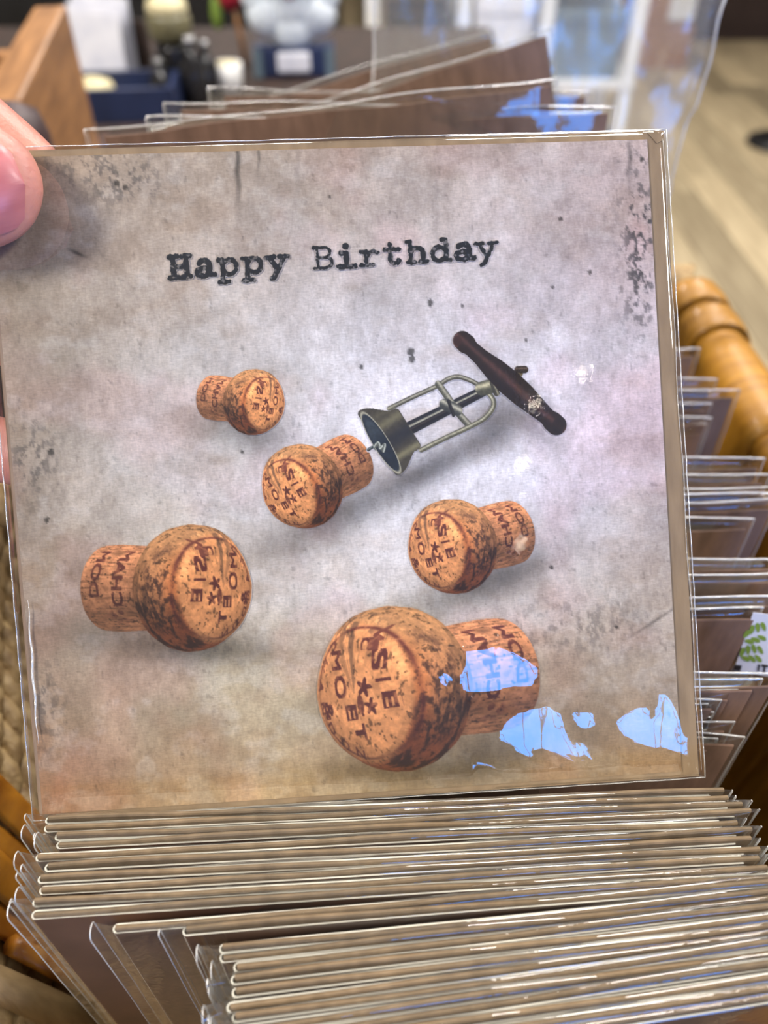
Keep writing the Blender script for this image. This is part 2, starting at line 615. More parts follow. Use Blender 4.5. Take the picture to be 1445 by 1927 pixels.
def leaf_strip(side, y0, y1, lift, mat, zlow, skew=0.0, rim_r=0.0125, seed=0):
    """a leaf ribbon going up the inside of a basket wall, over the rim and down outside"""
    prof = []
    for k in range(9):
        z = zlow + (BZ1 - 0.004 - zlow) * k / 8
        prof.append((wall_x(side, z) - side * (0.0095 + lift), z, k / 8 * 0.6))
    for k in range(1, 9):
        a = math.pi * k / 9
        prof.append((wall_x(side, BZ1) - side * math.cos(a) * (rim_r + lift), BZ1 + math.sin(a) * (rim_r + lift) * 0.95, 0.6 + 0.2 * k / 9))
    for k in range(4):
        z = BZ1 - 0.004 - 0.06 * k / 3
        prof.append((wall_x(side, z) + side * (0.015 + lift), z, 0.8 + 0.2 * k / 3))
    nw = 7
    vs, fs = [], []
    r_ = random.Random(seed)
    amp = 0.0012
    ph = r_.random() * 6
    for (x, z, s) in prof:
        for k in range(nw):
            t = k / (nw - 1)
            bulge = math.sin(math.pi * t) * 0.0005
            y = y0 + (y1 - y0) * t + skew * (s - 0.5) + amp * math.sin(9 * s + ph)
            vs.append((x + wall_bow(x, y) - side * bulge * (1 if s < 0.7 else -1), y, z - TOP1 + bulge * 0.6))
    for i in range(len(prof) - 1):
        for k in range(nw - 1):
            a = i * nw + k
            fs.append((a, a + 1, a + nw + 1, a + nw))
    me = mesh('leaf_strip', vs, fs, True)
    o = link('leaf_strip', me, mat, basket)
    so = o.modifiers.new('thickness', 'SOLIDIFY')
    so.thickness = 0.0008
    so.offset = 0
    return o


# left wall wrap
ys = [0.078, 0.086, 0.0955, 0.1035, 0.114]
for k in range(4):
    leaf_strip(-1, ys[k] - 0.0006, ys[k + 1] + 0.0004, 0.0012 * (k % 2), M['leaf'], 0.925, 0.006 * (1 if k % 2 else -0.6), seed=k)
# right wall wrap
yr = [0.0, 0.05, 0.10, 0.16, 0.215, 0.262, 0.328, 0.344, 0.358, 0.371, 0.384]
for k in range(len(yr) - 1):
    leaf_strip(1, yr[k] - 0.004, yr[k + 1] + 0.004, 0.0009 * (k % 2) + (0.002 * (k % 2) if k > 5 else 0), M['leaf_pale'], 0.925, 0.008 * (1 if k % 2 else -1), seed=20 + k)
# stakes on the left wall and a loose fibre
MB().tube([(wall_x(-1, 1.03) + 0.0125, 0.066, 1.03 - TOP1), (wall_x(-1, 0.98) + 0.013, 0.068, 0.98 - TOP1), (wall_x(-1, 0.918) + 0.012, 0.071, 0.918 - TOP1)],
          [0.0042, 0.005, 0.0045], 8).build('stake', M['stake'], basket, True)
MB().tube([(wall_x(-1, 1.02) + 0.014, 0.0755, 1.02 - TOP1), (wall_x(-1, 0.918) + 0.014, 0.0785, 0.918 - TOP1)], [0.0028, 0.003], 8).build('stake', M['leaf'], basket, True)
pf = at_z(118, 1876, 0.985)
pf2 = at_z(158, 1862, 0.992)
MB().tube([pf - Vector((0.006, 0, TOP1 + 0.002)), pf - Vector((0, 0, TOP1)), (pf + pf2) / 2 - Vector((0, 0, TOP1 + 0.002)), pf2 - Vector((0, 0, TOP1))], 0.0004, 5).build('loose_fibre', M['stake'], basket, True)
# rope knot at the far right corner
kc = Vector((BX1 - 0.012, BY1 - 0.014, BZ1 + 0.004 - TOP1))
for k in range(7):
    a = 0.25 + 0.2 * k
    MB().tube([kc + Vector((-0.016 + 0.003 * k, -0.010, -0.012)), kc + Vector((-0.012 + 0.0035 * k, -0.004, 0.006 + 0.002 * math.sin(2 * a))), kc + Vector((-0.004 + 0.003 * k, 0.008, 0.008)),
               kc + Vector((0.004 + 0.002 * k, 0.014, -0.008))], 0.0026, 7).build('knot_strand', M['rope'], basket, True)

# ================================================================== WRAPPED CARDS STANDING IN THE BASKET
T_OUT = 0.00095          # half thickness of the folded card


def make_card(w, h, seed):
    """folded board, fold at the left; slot 0 white, slot 1 printed cover"""
    th = 0.00034
    prof_o, prof_i = [], []
    for k in range(7):
        a = math.pi / 2 + math.pi * k / 6
        prof_o.append((-w / 2 + T_OUT + T_OUT * math.cos(a), T_OUT * math.sin(a)))
        prof_i.append((-w / 2 + T_OUT + (T_OUT - th) * math.cos(a), (T_OUT - th) * math.sin(a)))
    nxs = 12
    r_ = random.Random(seed)
    ph = r_.random() * 6

    def bend(x):
        return 0.00035 * math.sin(x * 30 + ph) * (x + w / 2) / w
    xs = [-w / 2 + T_OUT + (w - T_OUT) * (k + 1) / nxs for k in range(nxs)]
    O = [(x, T_OUT + bend(x)) for x in reversed(xs)] + prof_o + [(x, -T_OUT + bend(x)) for x in xs]
    I = [(x, T_OUT - th + bend(x)) for x in reversed(xs)] + prof_i + [(x, -T_OUT + th + bend(x)) for x in xs]
    n = len(O)
    vs = [(x, y, 0) for x, y in O] + [(x, y, 0) for x, y in I] + [(x, y, h) for x, y in O] + [(x, y, h) for x, y in I]
    fs, mi = [], []
    for k in range(n - 1):
        fs.append((k, k + 1, 2 * n + k + 1, 2 * n + k)); mi.append(1 if k > n // 2 + 1 else 0)
        fs.append((n + k + 1, n + k, 3 * n + k, 3 * n + k + 1)); mi.append(0)
        fs.append((2 * n + k, 2 * n + k + 1, 3 * n + k + 1, 3 * n + k)); mi.append(0)
        fs.append((k + 1, k, n + k, n + k + 1)); mi.append(0)
    for k in (0, n - 1):
        fs.append((k, n + k, 3 * n + k, 2 * n + k)); mi.append(0)
    me = mesh('card', vs, fs, True, mi)
    me.polygons.foreach_set('use_smooth', [False] * len(me.polygons))
    me.materials.append(M['white_card'])
    me.materials.append(M['cover'])
    return me


def make_envelope(w, h, seed, y0=0.0, th=0.00050, dx=0.0, rise=0.0012, mat='kraft'):
    nxs = 26
    r_ = random.Random(seed)
    p1, p2 = r_.random() * 6, r_.random() * 6
    vs, fs = [], []
    x0, x1 = -w / 2 + 0.0009 + dx, w / 2 + 0.0035 + dx
    for k in range(nxs + 1):
        x = x0 + (x1 - x0) * k / nxs
        b = 0.0003 * math.sin(x * 34 + p1)
        zt = h + rise + 0.00035 * math.sin(x * 60 + p2) + 0.00025 * math.sin(x * 151 + p1)
        for (yy, zz) in ((-th, 0.001), (-th, zt - 0.0003), (-th * .4, zt), (th * .4, zt), (th, zt - 0.0003), (th, 0.001)):
            vs.append((x, y0 + yy + b, zz))
    for k in range(nxs):
        for j in range(6):
            j2 = (j + 1) % 6
            fs.append((k * 6 + j, k * 6 + j2, (k + 1) * 6 + j2, (k + 1) * 6 + j))
    fs.append((5, 4, 3, 2, 1, 0))
    e = nxs * 6
    fs.append((e, e + 1, e + 2, e + 3, e + 4, e + 5))
    me = mesh('envelope', vs, fs)
    me.materials.append(M[mat])
    return me


def make_sleeve(w, h, seed, left=0.0042, right=0.0055, top=0.0016, T=0.00115, ridge=0.0):
    r_ = random.Random(seed)
    nxs, nz, na = 44, 9, 7
    x0, x1 = -w / 2 - left, w / 2 + right
    vs, fs = [], []
    q = [r_.random() * 6 for _ in range(6)]
    prof_n = None
    for k in range(nxs + 1):
        s = k / nxs
        x = x0 + (x1 - x0) * (s + 0.0 * s)
        dl, dr = x - x0, x1 - x
        hl = T
        if dl < left:      # mouth: pinches in front of the fold, opens at the end
            u = dl / left
            hl = T * (0.45 + 0.55 * u) + 0.0006 * (1 - u) ** 2 * (1.0 + math.sin(q[0]))
        if dr < right:
            hl = T * max(0.12, dr / right)
        yc = 0.0006 * math.sin(x * 25 + q[1]) * 0.6 + (0.0007 * math.sin(q[2]) * (1 - dl / left) ** 2 if dl < left else 0)
        ztop = h + top + 0.0006 * math.sin(x * 40 + q[3]) + 0.0004 * math.sin(x * 97 + q[4])
        row = []
        for j in range(nz):
            z = (ztop - hl) * j / (nz - 1)
            row.append((x, yc - hl - 0.00012 * math.sin(x * 70 + z * 120 + q[5]), z))
        for j in range(1, na):
            a = math.pi * j / na
            row.append((x, yc - hl * math.cos(a), ztop - hl + hl * math.sin(a)))
        for j in range(nz):
            z = (ztop - hl) * (1 - j / (nz - 1))
            row.append((x, yc + hl + 0.00012 * math.sin(x * 60 + z * 110 + q[4]), z))
        prof_n = len(row)
        vs += row
    for k in range(nxs):
        for j in range(prof_n - 1):
            a = k * prof_n + j
            fs.append((a, a + 1, a + prof_n + 1, a + prof_n))
    me = mesh('sleeve', vs, fs, True)
    me.materials.append(M['film'])
    seams = []
    for pts_, r2 in ((vs[:prof_n], 0.00016), (vs[-prof_n:], 0.00012)):
        seam = MB().tube(pts_, r2, 5).data('seam', True)
        seam.materials.append(M['film_seam'])
        seams.append(seam)
    if ridge:  # pale tube added to brighten the highlight along the top fold
        top_j = nz + na // 2
        seam = MB().tube([Vector(vs[k * prof_n + top_j]) - Vector((0, 0, 0.0001)) for k in range(nxs + 1)], ridge, 6).data('seam', True)
        seam.materials.append(M['film_seam'])
        seams.append(seam)
    return me, seams


CW, CH = 0.150, 0.150
VAR = []
for s in range(6):
    sl, se = make_sleeve(CW, CH, s)
    VAR.append(dict(card=make_card(CW, CH, s), env=make_envelope(CW, CH, s), sleeve=sl, seam=se))
VARB = []
for s in range(5):
    sl, se = make_sleeve(CW, CH, 40 + s, left=0.006, right=0.0055, top=0.006, T=0.0015, ridge=0.00032)
    VARB.append(dict(card=make_card(CW, CH, 40 + s), env=make_envelope(CW, CH, 40 + s, y0=-0.00128, th=0.00035, dx=-0.0005, rise=0.003, mat='kraft_dark'),
                     sleeve=sl, seam=se))
HB = 0.20
VART = []
for s in range(5):
    sl, se = make_sleeve(CW, HB, 80 + s, left=0.006, right=0.0055, top=0.004, T=0.0015, ridge=0.00025)
    VART.append(dict(card=make_card(CW, HB, 80 + s), env=make_envelope(CW, HB, 80 + s, y0=-0.00128, th=0.00035, dx=-0.0005, rise=0.002, mat='kraft_dark'),
                     sleeve=sl, seam=se))


def pack(label, group, var, loc, yaw, lean=0.0, roll=0.0):
    t = thing('wrapped_card', label, 'greeting card', loc, 0, group)
    t.rotation_mode = 'XYZ'
    m = Matrix.Rotation(yaw, 4, 'Z') @ Matrix.Rotation(-lean, 4, 'X') @ Matrix.Rotation(-roll, 4, 'Y')
    t.rotation_euler = m.to_euler()
    link('card', var['card'], None, t)
    link('envelope', var['env'], None, t)
    s = link('sleeve', var['sleeve'], None, t)
    for q_ in var['seam']:
        link('seam', q_, None, s)
    return t


ORD = ['first', 'second', 'third', 'fourth', 'fifth', 'sixth', 'seventh', 'eighth', 'ninth', 'tenth', 'eleventh', 'twelfth',
       'thirteenth', 'fourteenth', 'fifteenth', 'sixteenth', 'seventeenth', 'eighteenth', 'nineteenth', 'twentieth', 'twenty-first',
       'twenty-second', 'twenty-third', 'twenty-fourth', 'twenty-fifth', 'twenty-sixth']
ZT = 1.08
g1 = [(85, 1544, 2.5), (83, 1559, 2.6), (103, 1575, 2.7), (106, 1590, 2.8), (67, 1614, 2.9), (84, 1633, 3.0), (71, 1655, 3.1),
      (74, 1676, 3.2), (61, 1699, 3.3), (59, 1722, 3.5), (212, 1748, 4.3), (343, 1753, 4.6)]
for i, (u, v, yw) in enumerate(g1):
    P = at_z(u, v, ZT)
    yw = math.radians(yw)
    c = P + Vector((math.cos(yw), math.sin(yw), 0)) * CW / 2
    if i == 9:
        lab = 'wrapped white card with kraft envelope, dark cover showing, frontmost of the wide left block'
    elif i == 10:
        lab = 'wrapped white card whose fold sits alone just right of the wide left block'
    elif i == 11:
        lab = 'wrapped white card with rounded fold, last before the lower right block begins'
    else:
        lab = 'wrapped white card with kraft envelope, %s row below the held birthday card' % ORD[i]
    pack(lab, 'wrapped cards in front of the birthday card', VAR[i % 6], (c.x, c.y, ZT - CH), yw)
g2 = [(412, 1786, 5.4), (413, 1803, 5.6), (439, 1821, 5.8), (434, 1845, 6.1), (436, 1869, 6.4), (426, 1897, 6.8), (436, 1916, 7.0), (441, 1941, 7.1), (446, 1963, 7.2), (452, 1986, 7.3), (449, 2010, 7.3), (458, 2033, 7.4)]
for i, (u, v, yw) in enumerate(g2):
    P = at_z(u, v, ZT)
    yw = math.radians(yw)
    c = P + Vector((math.cos(yw), math.sin(yw), 0)) * CW / 2
    pack('wrapped white card with kraft envelope, %s of the lower right block counted from the back' % ORD[i], 'wrapped cards at the bottom of the picture',
         VAR[(i + 2) % 6], (c.x, c.y, ZT - CH), yw)
# packs behind the held card, seen at its right; (right end u, v, yaw, dz)
g3 = [(1318, 655, 2, 0), (1350, 713, 1.5, 0), (1394, 731, 2, -0.001), (1340, 757, -3, -0.004), (1340, 783, 2, -0.005), (1330, 797, 9, -0.008), (1440, 862, 2, 0),
      (1452, 890, 2, 0.0), (1455, 914, 2, 0), (1462, 925, 2.4, 0), (1468, 938, 3.5, -0.001), (1420, 976, 1, -0.004), (1490, 1050, 1.5, 0), (1500, 1076, 1.6, 0),
      (1495, 1119, 2, 0), (1438, 1143, 1, -0.001), (1475, 1268, 1, 0), (1438, 1276, 1.5, 0), (1390, 1296, 1.2, -0.003), (1358, 1313, 1.2, -0.004),
      (1334, 1325, 1, -0.006), (1343, 1339, 0.8, -0.008), (1340, 1348, 0.5, -0.010), (1384, 1356, 0, -0.010), (1402, 1383, -4, -0.012), (1352, 1391, -4, -0.014)]
PK = []
for i, (u, v, yw, dz) in enumerate(g3):
    P = at_z(u, v, ZT + 0.005 + dz)
    yw = math.radians(yw)
    c = P - Vector((math.cos(yw), math.sin(yw), 0)) * (CW / 2 + 0.0055)
    if i == 15:
        lab = 'wrapped brown card carrying a white label with green leaves, right of the birthday card'
    else:
        lab = 'wrapped brown card right of the birthday card, %s top edge counted downwards' % ORD[i]
    PK.append(pack(lab, 'wrapped brown cards behind the birthday card', VARB[i % 5], (c.x, c.y, P.z - CH - 0.006), yw))
# leaf label and round sticker on one of them
lp = PK[15]
mw = Matrix.Translation(lp.location) @ lp.rotation_euler.to_matrix().to_4x4()
inv = mw.inverted()


def on_face(u, v):
    r = ray(u, v)
    a = inv @ C0
    b = inv.to_3x3() @ r
    t = (-0.00172 - a.y) / b.y
    return a + b * t


def flat(name, uvs, lift, mat, parent, thick=0.0001):
    P = [on_face(u, v) for u, v in uvs]
    n = len(P)
    vs = [(p.x, -0.00172 - lift - thick, p.z) for p in P] + [(p.x, -0.00172 - lift, p.z) for p in P]
    fs = [tuple(range(n))[::-1], tuple(range(n, 2 * n))] + [(k, (k + 1) % n, n + (k + 1) % n, n + k) for k in range(n)]
    return link(name, mesh(name, vs, fs), mat, parent)


lab_o = flat('paper_label', [(1417, 1152), (1462, 1158), (1462, 1275), (1380, 1262)], 0.0, M['paper'], lp)


def leaflet(cx_, cy_, ln, wd, ang):
    out = []
    for k in range(12):
        a = 2 * math.pi * k / 12
        x, y = ln * math.cos(a), wd * math.sin(a) * (1 - 0.25 * math.cos(a))
        out.append((cx_ + x * math.cos(ang) - y * math.sin(ang), cy_ + x * math.sin(ang) + y * math.cos(ang)))
    return out


for (lx, ly, la) in ((1404, 1192, 2.3), (1414, 1184, 1.9), (1425, 1180, 1.5), (1436, 1178, 1.2), (1409, 1206, 3.3), (1421, 1203, 3.5), (1433, 1199, 3.6),
                     (1396, 1226, 2.0), (1407, 1222, 1.6), (1418, 1220, 1.3), (1430, 1222, 1.0), (1402, 1238, 3.6), (1414, 1238, 3.9), (1426, 1238, 4.0)):
    flat('leaf_print', leaflet(lx, ly, 9, 4.2, la), 0.0002, M['green'], lab_o)
flat('letter_print', [(1426, 1249), (1429.5, 1249.5), (1428, 1262), (1424.5, 1261.5)], 0.0002, M['ink'], lab_o)
flat('letter_print', [(1432, 1249), (1446, 1251), (1445, 1255), (1440, 1254.5), (1438.5, 1264), (1435, 1263.5), (1436, 1254), (1431.5, 1253)], 0.0002, M['ink'], lab_o)
flat('letter_print', [(1382, 1250), (1395, 1251), (1392, 1262), (1379, 1260)], 0.0002, M['ink'], lab_o)
flat('round_sticker', [(1290 + 48 * math.cos(2 * math.pi * k / 32), 1252 + 50 * math.sin(2 * math.pi * k / 32)) for k in range(32)], 0.0, M['paper'], lp)

# taller packs at the back of the basket
def tall(label, u, v, depth, anchor, yaw, roll, k, lean=0.05):
    P = at_depth(u, v, depth)
    m = Matrix.Rotation(math.radians(yaw), 3, 'Z') @ Matrix.Rotation(-lean, 3, 'X') @ Matrix.Rotation(-math.radians(roll), 3, 'Y')
    off = Vector(((CW / 2 + 0.004) * (1 if anchor == 'R' else -1), 0, HB + 0.003))
    c = P - m @ off
    return pack(label, 'tall brown cards at the back of the basket', VART[k % 5], c, math.radians(yaw), lean, math.radians(roll))


tall('wrapped brown card with its top edge just above the birthday card, right corner free', 1148, 207, 0.272, 'R', 1.0, 1.0, 0, -0.03)
tall('wrapped brown card lying level behind the first edge above the birthday card', 318, 196, 0.290, 'L', 0.5, -1.2, 1, -0.03)
tall('wrapped brown card whose left corner juts out near the wooden crate', 172, 250, 0.268, 'L', 4.0, 4.5, 2, 0.10)
tall('tilted wrapped brown card leaning behind, right corner highest in the basket', 1030, 60, 0.315, 'R', 1.0, 16.0, 3, 0.04)
tall('tilted wrapped brown card behind, with a long blue glint on its slope', 925, 64, 0.345, 'R', 2.0, 13.5, 4, 0.03)
tall('wrapped brown card standing upright, its right end beyond the tilted cards', 1105, 178, 0.335, 'R', 2.0, -1.0, 0, -0.04)

# ================================================================== THE HELD BIRTHDAY CARD
# pose of the card plane in front of the camera (x right, y up, z to the viewer)
R_C = Matrix(((0.99695829, -0.05824796, 0.05178166), (0.0602065, 0.99749614, -0.03710293), (-0.04949084, 0.04010767, 0.99796895)))
T_C = Vector((-0.00875623, 0.00839919, -0.18219595))
M_CW = Matrix((AX_R, -AX_D, -AX_A)).transposed()
ex = M_CW @ R_C.col[0]
ez = M_CW @ R_C.col[1]
ey = -(M_CW @ R_C.col[2])
card_o = C0 + M_CW @ T_C
HW = 0.075
MH = Matrix((ex, ey, ez)).transposed().to_4x4()
MH.translation = card_o - ez * HW          # origin at the middle of the card's bottom edge
held = thing('birthday_card', 'square birthday card with printed champagne corks, in clear film, held up by a hand', 'greeting card')
held.matrix_world = MH
MHI = MH.inverted()
_o = MHI @ C0


def px_to_card(u, v, y=0.0):
    """photo pixels (arrays) -> local x, z on the card plane"""
    u = np.asarray(u, float)
    v = np.asarray(v, float)
    m3 = MHI.to_3x3()
    a, r, d = (np.array(m3 @ k) for k in (AX_A, AX_R, AX_D))
    D = a[None] + ((u.ravel() - CX) / F_PX)[:, None] * r[None] + ((v.ravel() - CY) / F_PX)[:, None] * d[None]
    t = (y - _o.y) / D[:, 1]
    return (_o.x + D[:, 0] * t).reshape(u.shape), (_o.z + D[:, 2] * t).reshape(u.shape)


def card_to_px(x, z, y=0.0):
    x = np.asarray(x, float)
    z = np.asarray(z, float)
    m = np.array(MH)
    P = x[..., None] * m[:3, 0] + y * m[:3, 1] + z[..., None] * m[:3, 2] + m[:3, 3] - np.array(C0)
    dep = P @ np.array(AX_A)
    return CX + F_PX * (P @ np.array(AX_R)) / dep, CY + F_PX * (P @ np.array(AX_D)) / dep


def nlocal(u, v):
    x, z = px_to_card(np.array([u]), np.array([v]))
    return float(x[0]), float(z[0])


# ------------------------------------------------------------------ the printed picture, as colours on the card
GRID = np.array([  # print tones; darker left and bottom also hold some light falloff
    [(142, 122, 98), (166, 148, 128), (160, 145, 130), (182, 168, 160), (182, 162, 156)],
    [(154, 138, 118), (176, 162, 148), (186, 175, 168), (198, 188, 187), (174, 156, 154)],
    [(158, 142, 122), (194, 186, 178), (206, 201, 202), (212, 208, 213), (192, 178, 180)],
    [(158, 142, 124), (198, 190, 181), (206, 202, 202), (216, 212, 218), (190, 180, 184)],
    [(144, 122, 100), (186, 173, 154), (200, 192, 184), (200, 193, 188), (176, 163, 154)],
    [(146, 116, 90), (180, 164, 134), (180, 162, 130), (174, 157, 134), (168, 150, 130)],
    [(148, 106, 76), (174, 150, 116), (166, 141, 104), (150, 124, 90), (142, 116, 86)]], float)


def gauss(u, v, cu, cv, su, sv, ang=0.0):
    du, dv = u - cu, v - cv
    c, s = math.cos(ang), math.sin(ang)
    a, b = du * c + dv * s, -du * s + dv * c
    return np.exp(-0.5 * ((a / su) ** 2 + (b / sv) ** 2))


SPECKS = [(810, 570, 6), (1055, 412, 4), (773, 662, 7), (775, 676, 6), (1038, 1068, 4), (1208, 300, 4), (455, 850, 3), (620, 370, 3), (870, 575, 3),
          (990, 640, 3), (220, 345, 5), (235, 352, 5), (95, 850, 6), (88, 978, 5), (1110, 512, 4), (1040, 540, 3), (680, 690, 4), (1160, 1180, 3)]


def print_bg(u, v):
    """colour of the grungy printed ground at photo pixels u, v (sRGB 0-255)"""
    x, z = px_to_card(u, v)
    s = np.clip((x + HW) / 0.15, 0, 1) * 4
    t = np.clip((0.15 - z) / 0.15, 0, 1) * 6
    # wobble the tonal map
    s = np.clip(s + 0.9 * (fbm(u / 210, v / 210, 1) - 0.5), 0, 3.999)
    t = np.clip(t + 1.1 * (fbm(u / 210, v / 210, 5) - 0.5), 0, 5.999)
    i, j = s.astype(int), t.astype(int)
    fs_, ft = (s - i)[..., None], (t - j)[..., None]
    c = (GRID[j, i] * (1 - fs_) + GRID[j, i + 1] * fs_) * (1 - ft) + (GRID[j + 1, i] * (1 - fs_) + GRID[j + 1, i + 1] * fs_) * ft
    # blotches, fibres
    b = fbm(u / 70, v / 90, 2, 5, 0.6) - 0.5
    c = c * (1 + 0.30 * b[..., None])
    mid = fbm(u / 15, v / 24, 7, 4, 0.62) - 0.5
    c = c * (1 + 0.22 * mid[..., None] * np.array([0.9, 1.0, 1.1]))
    wht = sstep(0.52, 0.70, fbm(u / 55, v / 40, 3, 4, 0.55))
    c = c + (230 - c) * 0.16 * wht[..., None]
    wash = sstep(0.5, 0.72, fbm(u / 120, v / 60, 6, 4))
    c = c * (1 - 0.10 * wash[..., None] * np.array([0.6, 0.8, 1.0]))
    pink = sstep(0.5, 0.75, fbm(u / 150, v / 150, 9, 3))
    c = c * (1 + 0.03 * pink[..., None] * np.array([1.0, -0.5, -0.2]))
    # dark scuffs: right edge, left edges, scattered
    sc = sstep(0.50, 0.66, fbm(u / 9, v / 13, 3, 4, 0.6))
    w = np.minimum(1, 1.0 * gauss(u, v, 1206, 500, 26, 85) + 0.8 * gauss(u, v, 1212, 410, 18, 22) + 0.55 * gauss(u, v, 60, 860, 36, 60) + 0.5 * gauss(u, v, 85, 1330, 25, 60)
                   + 0.5 * gauss(u, v, 230, 345, 50, 30) + 0.25 * gauss(u, v, 360, 1210, 80, 30) + 0.4 * gauss(u, v, 1200, 330, 30, 60) + 0.35 * gauss(u, v, 160, 300, 90, 40)
                   + 0.35 * gauss(u, v, 1090, 1180, 110, 40))
    c = c * (1 - 0.75 * (sc * w)[..., None]) + np.array([30, 30, 34]) * 0.75 * (sc * w)[..., None]
    gsc = sstep(0.70, 0.84, fbm(u / 12, v / 16, 4, 4, 0.6))
    c = c * (1 - 0.16 * gsc[..., None])
    # vertical drips at the top, diagonal scratch lower right
    for (du, dv, ln, wd, am) in ((446, 300, 40, 2.6, 0.5), (486, 290, 22, 2.0, 0.35), (450, 335, 30, 2.0, 0.3), (1185, 295, 30, 3, 0.35), (820, 400, 60, 4, 0.10), (560, 310, 40, 3, 0.12)):
        d_ = gauss(u, v, du + 1.5 * np.sin(v / 9), dv, wd, ln)
        c = c * (1 - am * d_[..., None])
    d_ = gauss(u, v, 1235, 1167, 40, 1.8, math.radians(-33))
    c = c * (1 - 0.35 * d_[..., None])
    d_ = gauss(u, v, 145, 476, 12, 2.4, math.radians(25))
    c = c * (1 - 0.5 * d_[..., None])
    for k, (du, dv, r_) in enumerate(SPECKS):
        d_ = sstep(1.25, 0.7, np.hypot(u - du, (v - dv) * 0.85) / r_ + 0.5 * (vnoise(u / 3, v / 3, 5) - 0.5))
        c = c * (1 - 0.55 * d_[..., None])
    # printed soft shadows below the corks and the corkscrew
    for (du, dv, su, sv, an, am) in ((455, 812, 75, 26, 0.25, 0.30), (610, 985, 90, 26, -0.45, 0.34), (680, 945, 50, 28, -0.5, 0.22), (905, 1102, 95, 24, -0.35, 0.32), (960, 1075, 50, 20, -0.4, 0.2),
                                     (270, 1210, 130, 26, 0.15, 0.30), (400, 1222, 80, 18, 0, 0.3), (900, 1420, 120, 34, -0.3, 0.34), (760, 1452, 120, 16, 0, 0.25),
                                     (800, 890, 60, 16, -0.45, 0.38), (880, 840, 80, 20, -0.45, 0.28), (930, 790, 40, 30, -0.6, 0.26), (1000, 800, 50, 14, 0.7, 0.2), (1000, 745, 26, 14, 0.7, 0.25)):
        c = c * (1 - am * gauss(u, v, du, dv, su, sv, an)[..., None])
    for (du, dv, su, sv, an, am) in ((745, 800, 60, 26, -0.45, 0.10), (640, 790, 70, 40, -0.4, 0.05), (640, 1060, 120, 60, 0, 0.06), (700, 830, 300, 140, 0, 0.03)):
        c = c * (1 + am * gauss(u, v, du, dv, su, sv, an)[..., None])
    return np.clip(c, 0, 255)


def set_colors(me, rgb, wear):
    at = me.color_attributes.new('print', 'FLOAT_COLOR', 'POINT')
    a = np.ones((len(me.vertices), 4), np.float32)
    a[:, :3] = lin(rgb)
    a[:, 3] = wear
    at.data.foreach_set('color', a.ravel())


def make_print_mat():
    m, nt, bs, out = new_mat('printed_picture')
    N, L = nt.nodes, nt.links
    at = N.new('ShaderNodeAttribute')
    at.attribute_name = 'print'
    tc = N.new('ShaderNodeTexCoord')

    def noise(scale, stretch, detail):
        mp = N.new('ShaderNodeMapping')
        mp.inputs['Scale'].default_value = stretch
        L.new(tc.outputs['Object'], mp.inputs['Vector'])
        nz = N.new('ShaderNodeTexNoise')
        nz.inputs['Scale'].default_value = scale
        nz.inputs['Detail'].default_value = detail
        nz.inputs['Roughness'].default_value = 0.65
        L.new(mp.outputs[0], nz.inputs['Vector'])
        return nz.outputs['Fac']
    a = noise(900, (2.0, 1, 0.7), 4)
    b = noise(1500, (0.5, 1, 1.8), 2)
    ad = N.new('ShaderNodeMath')
    ad.operation = 'ADD'
    L.new(a, ad.inputs[0])
    L.new(b, ad.inputs[1])
    mr = N.new('ShaderNodeMapRange')
    mr.inputs['From Min'].default_value = 0.7
    mr.inputs['From Max'].default_value = 1.3
    mr.inputs['To Min'].default_value = 0.80
    mr.inputs['To Max'].default_value = 1.16
    L.new(ad.outputs[0], mr.inputs['Value'])
    sc = N.new('ShaderNodeVectorMath')
    sc.operation = 'SCALE'
    L.new(at.outputs['Color'], sc.inputs[0])
    L.new(mr.outputs[0], sc.inputs['Scale'])
    mx = N.new('ShaderNodeMix')
    mx.data_type = 'VECTOR'
    L.new(at.outputs['Alpha'], mx.inputs[0])
    L.new(at.outputs['Color'], mx.inputs[4])
    L.new(sc.outputs[0], mx.inputs[5])
    L.new(mx.outputs[1], bs.inputs['Base Color'])
    bs.inputs['Roughness'].default_value = 0.55
    bs.inputs['Specular IOR Level'].default_value = 0.3
    return m


M['print'] = make_print_mat()

# card board (folded, white inside) and its printed front; the card is trimmed very slightly out of square
_qx, _qz = px_to_card(np.array([-27.0, 1218, 1283, 80]), np.array([297.0, 262, 1452, 1533]))


def trim(x, z):
    s, t = (np.asarray(x) + HW) / 0.15, 1 - np.asarray(z) / 0.15
    X = (_qx[0] * (1 - s) + _qx[1] * s) * (1 - t) + (_qx[3] * (1 - s) + _qx[2] * s) * t
    Z = (_qz[0] * (1 - s) + _qz[1] * s) * (1 - t) + (_qz[3] * (1 - s) + _qz[2] * s) * t
    return X, Z


cm = MB()
cm.box((-HW, 0.0002, 0), (HW, 0.00055, 0.15))
cm.box((-HW, 0.00235, 0), (HW, 0.0027, 0.15))
fold = [(-HW - 0.0012 * math.sin(math.pi * k / 6) , 0.0002 + 0.00125 * (1 - math.cos(math.pi * k / 6)), 0) for k in range(7)]
fv = fold + [(x, y, 0.15) for x, y, z in fold]
cm.add(fv, [(k, k + 1, 8 + k, 7 + k) for k in range(6)], 1)
cm.v = [(float(trim(x, z)[0]), y, float(trim(x, z)[1])) for x, y, z in cm.v]
card_part = cm.build('card', [M['white_card'], M['fold']], held)
NG = 420
gx, gz = np.meshgrid(np.linspace(-HW, HW, NG + 1), np.linspace(0.15, 0, NG + 1))
gx, gz = trim(gx, gz)
gu, gv = card_to_px(gx, gz)
bgc = print_bg(gu, gv)
vs = np.stack([gx, np.full_like(gx, 0.00012), gz], -1).reshape(-1, 3)
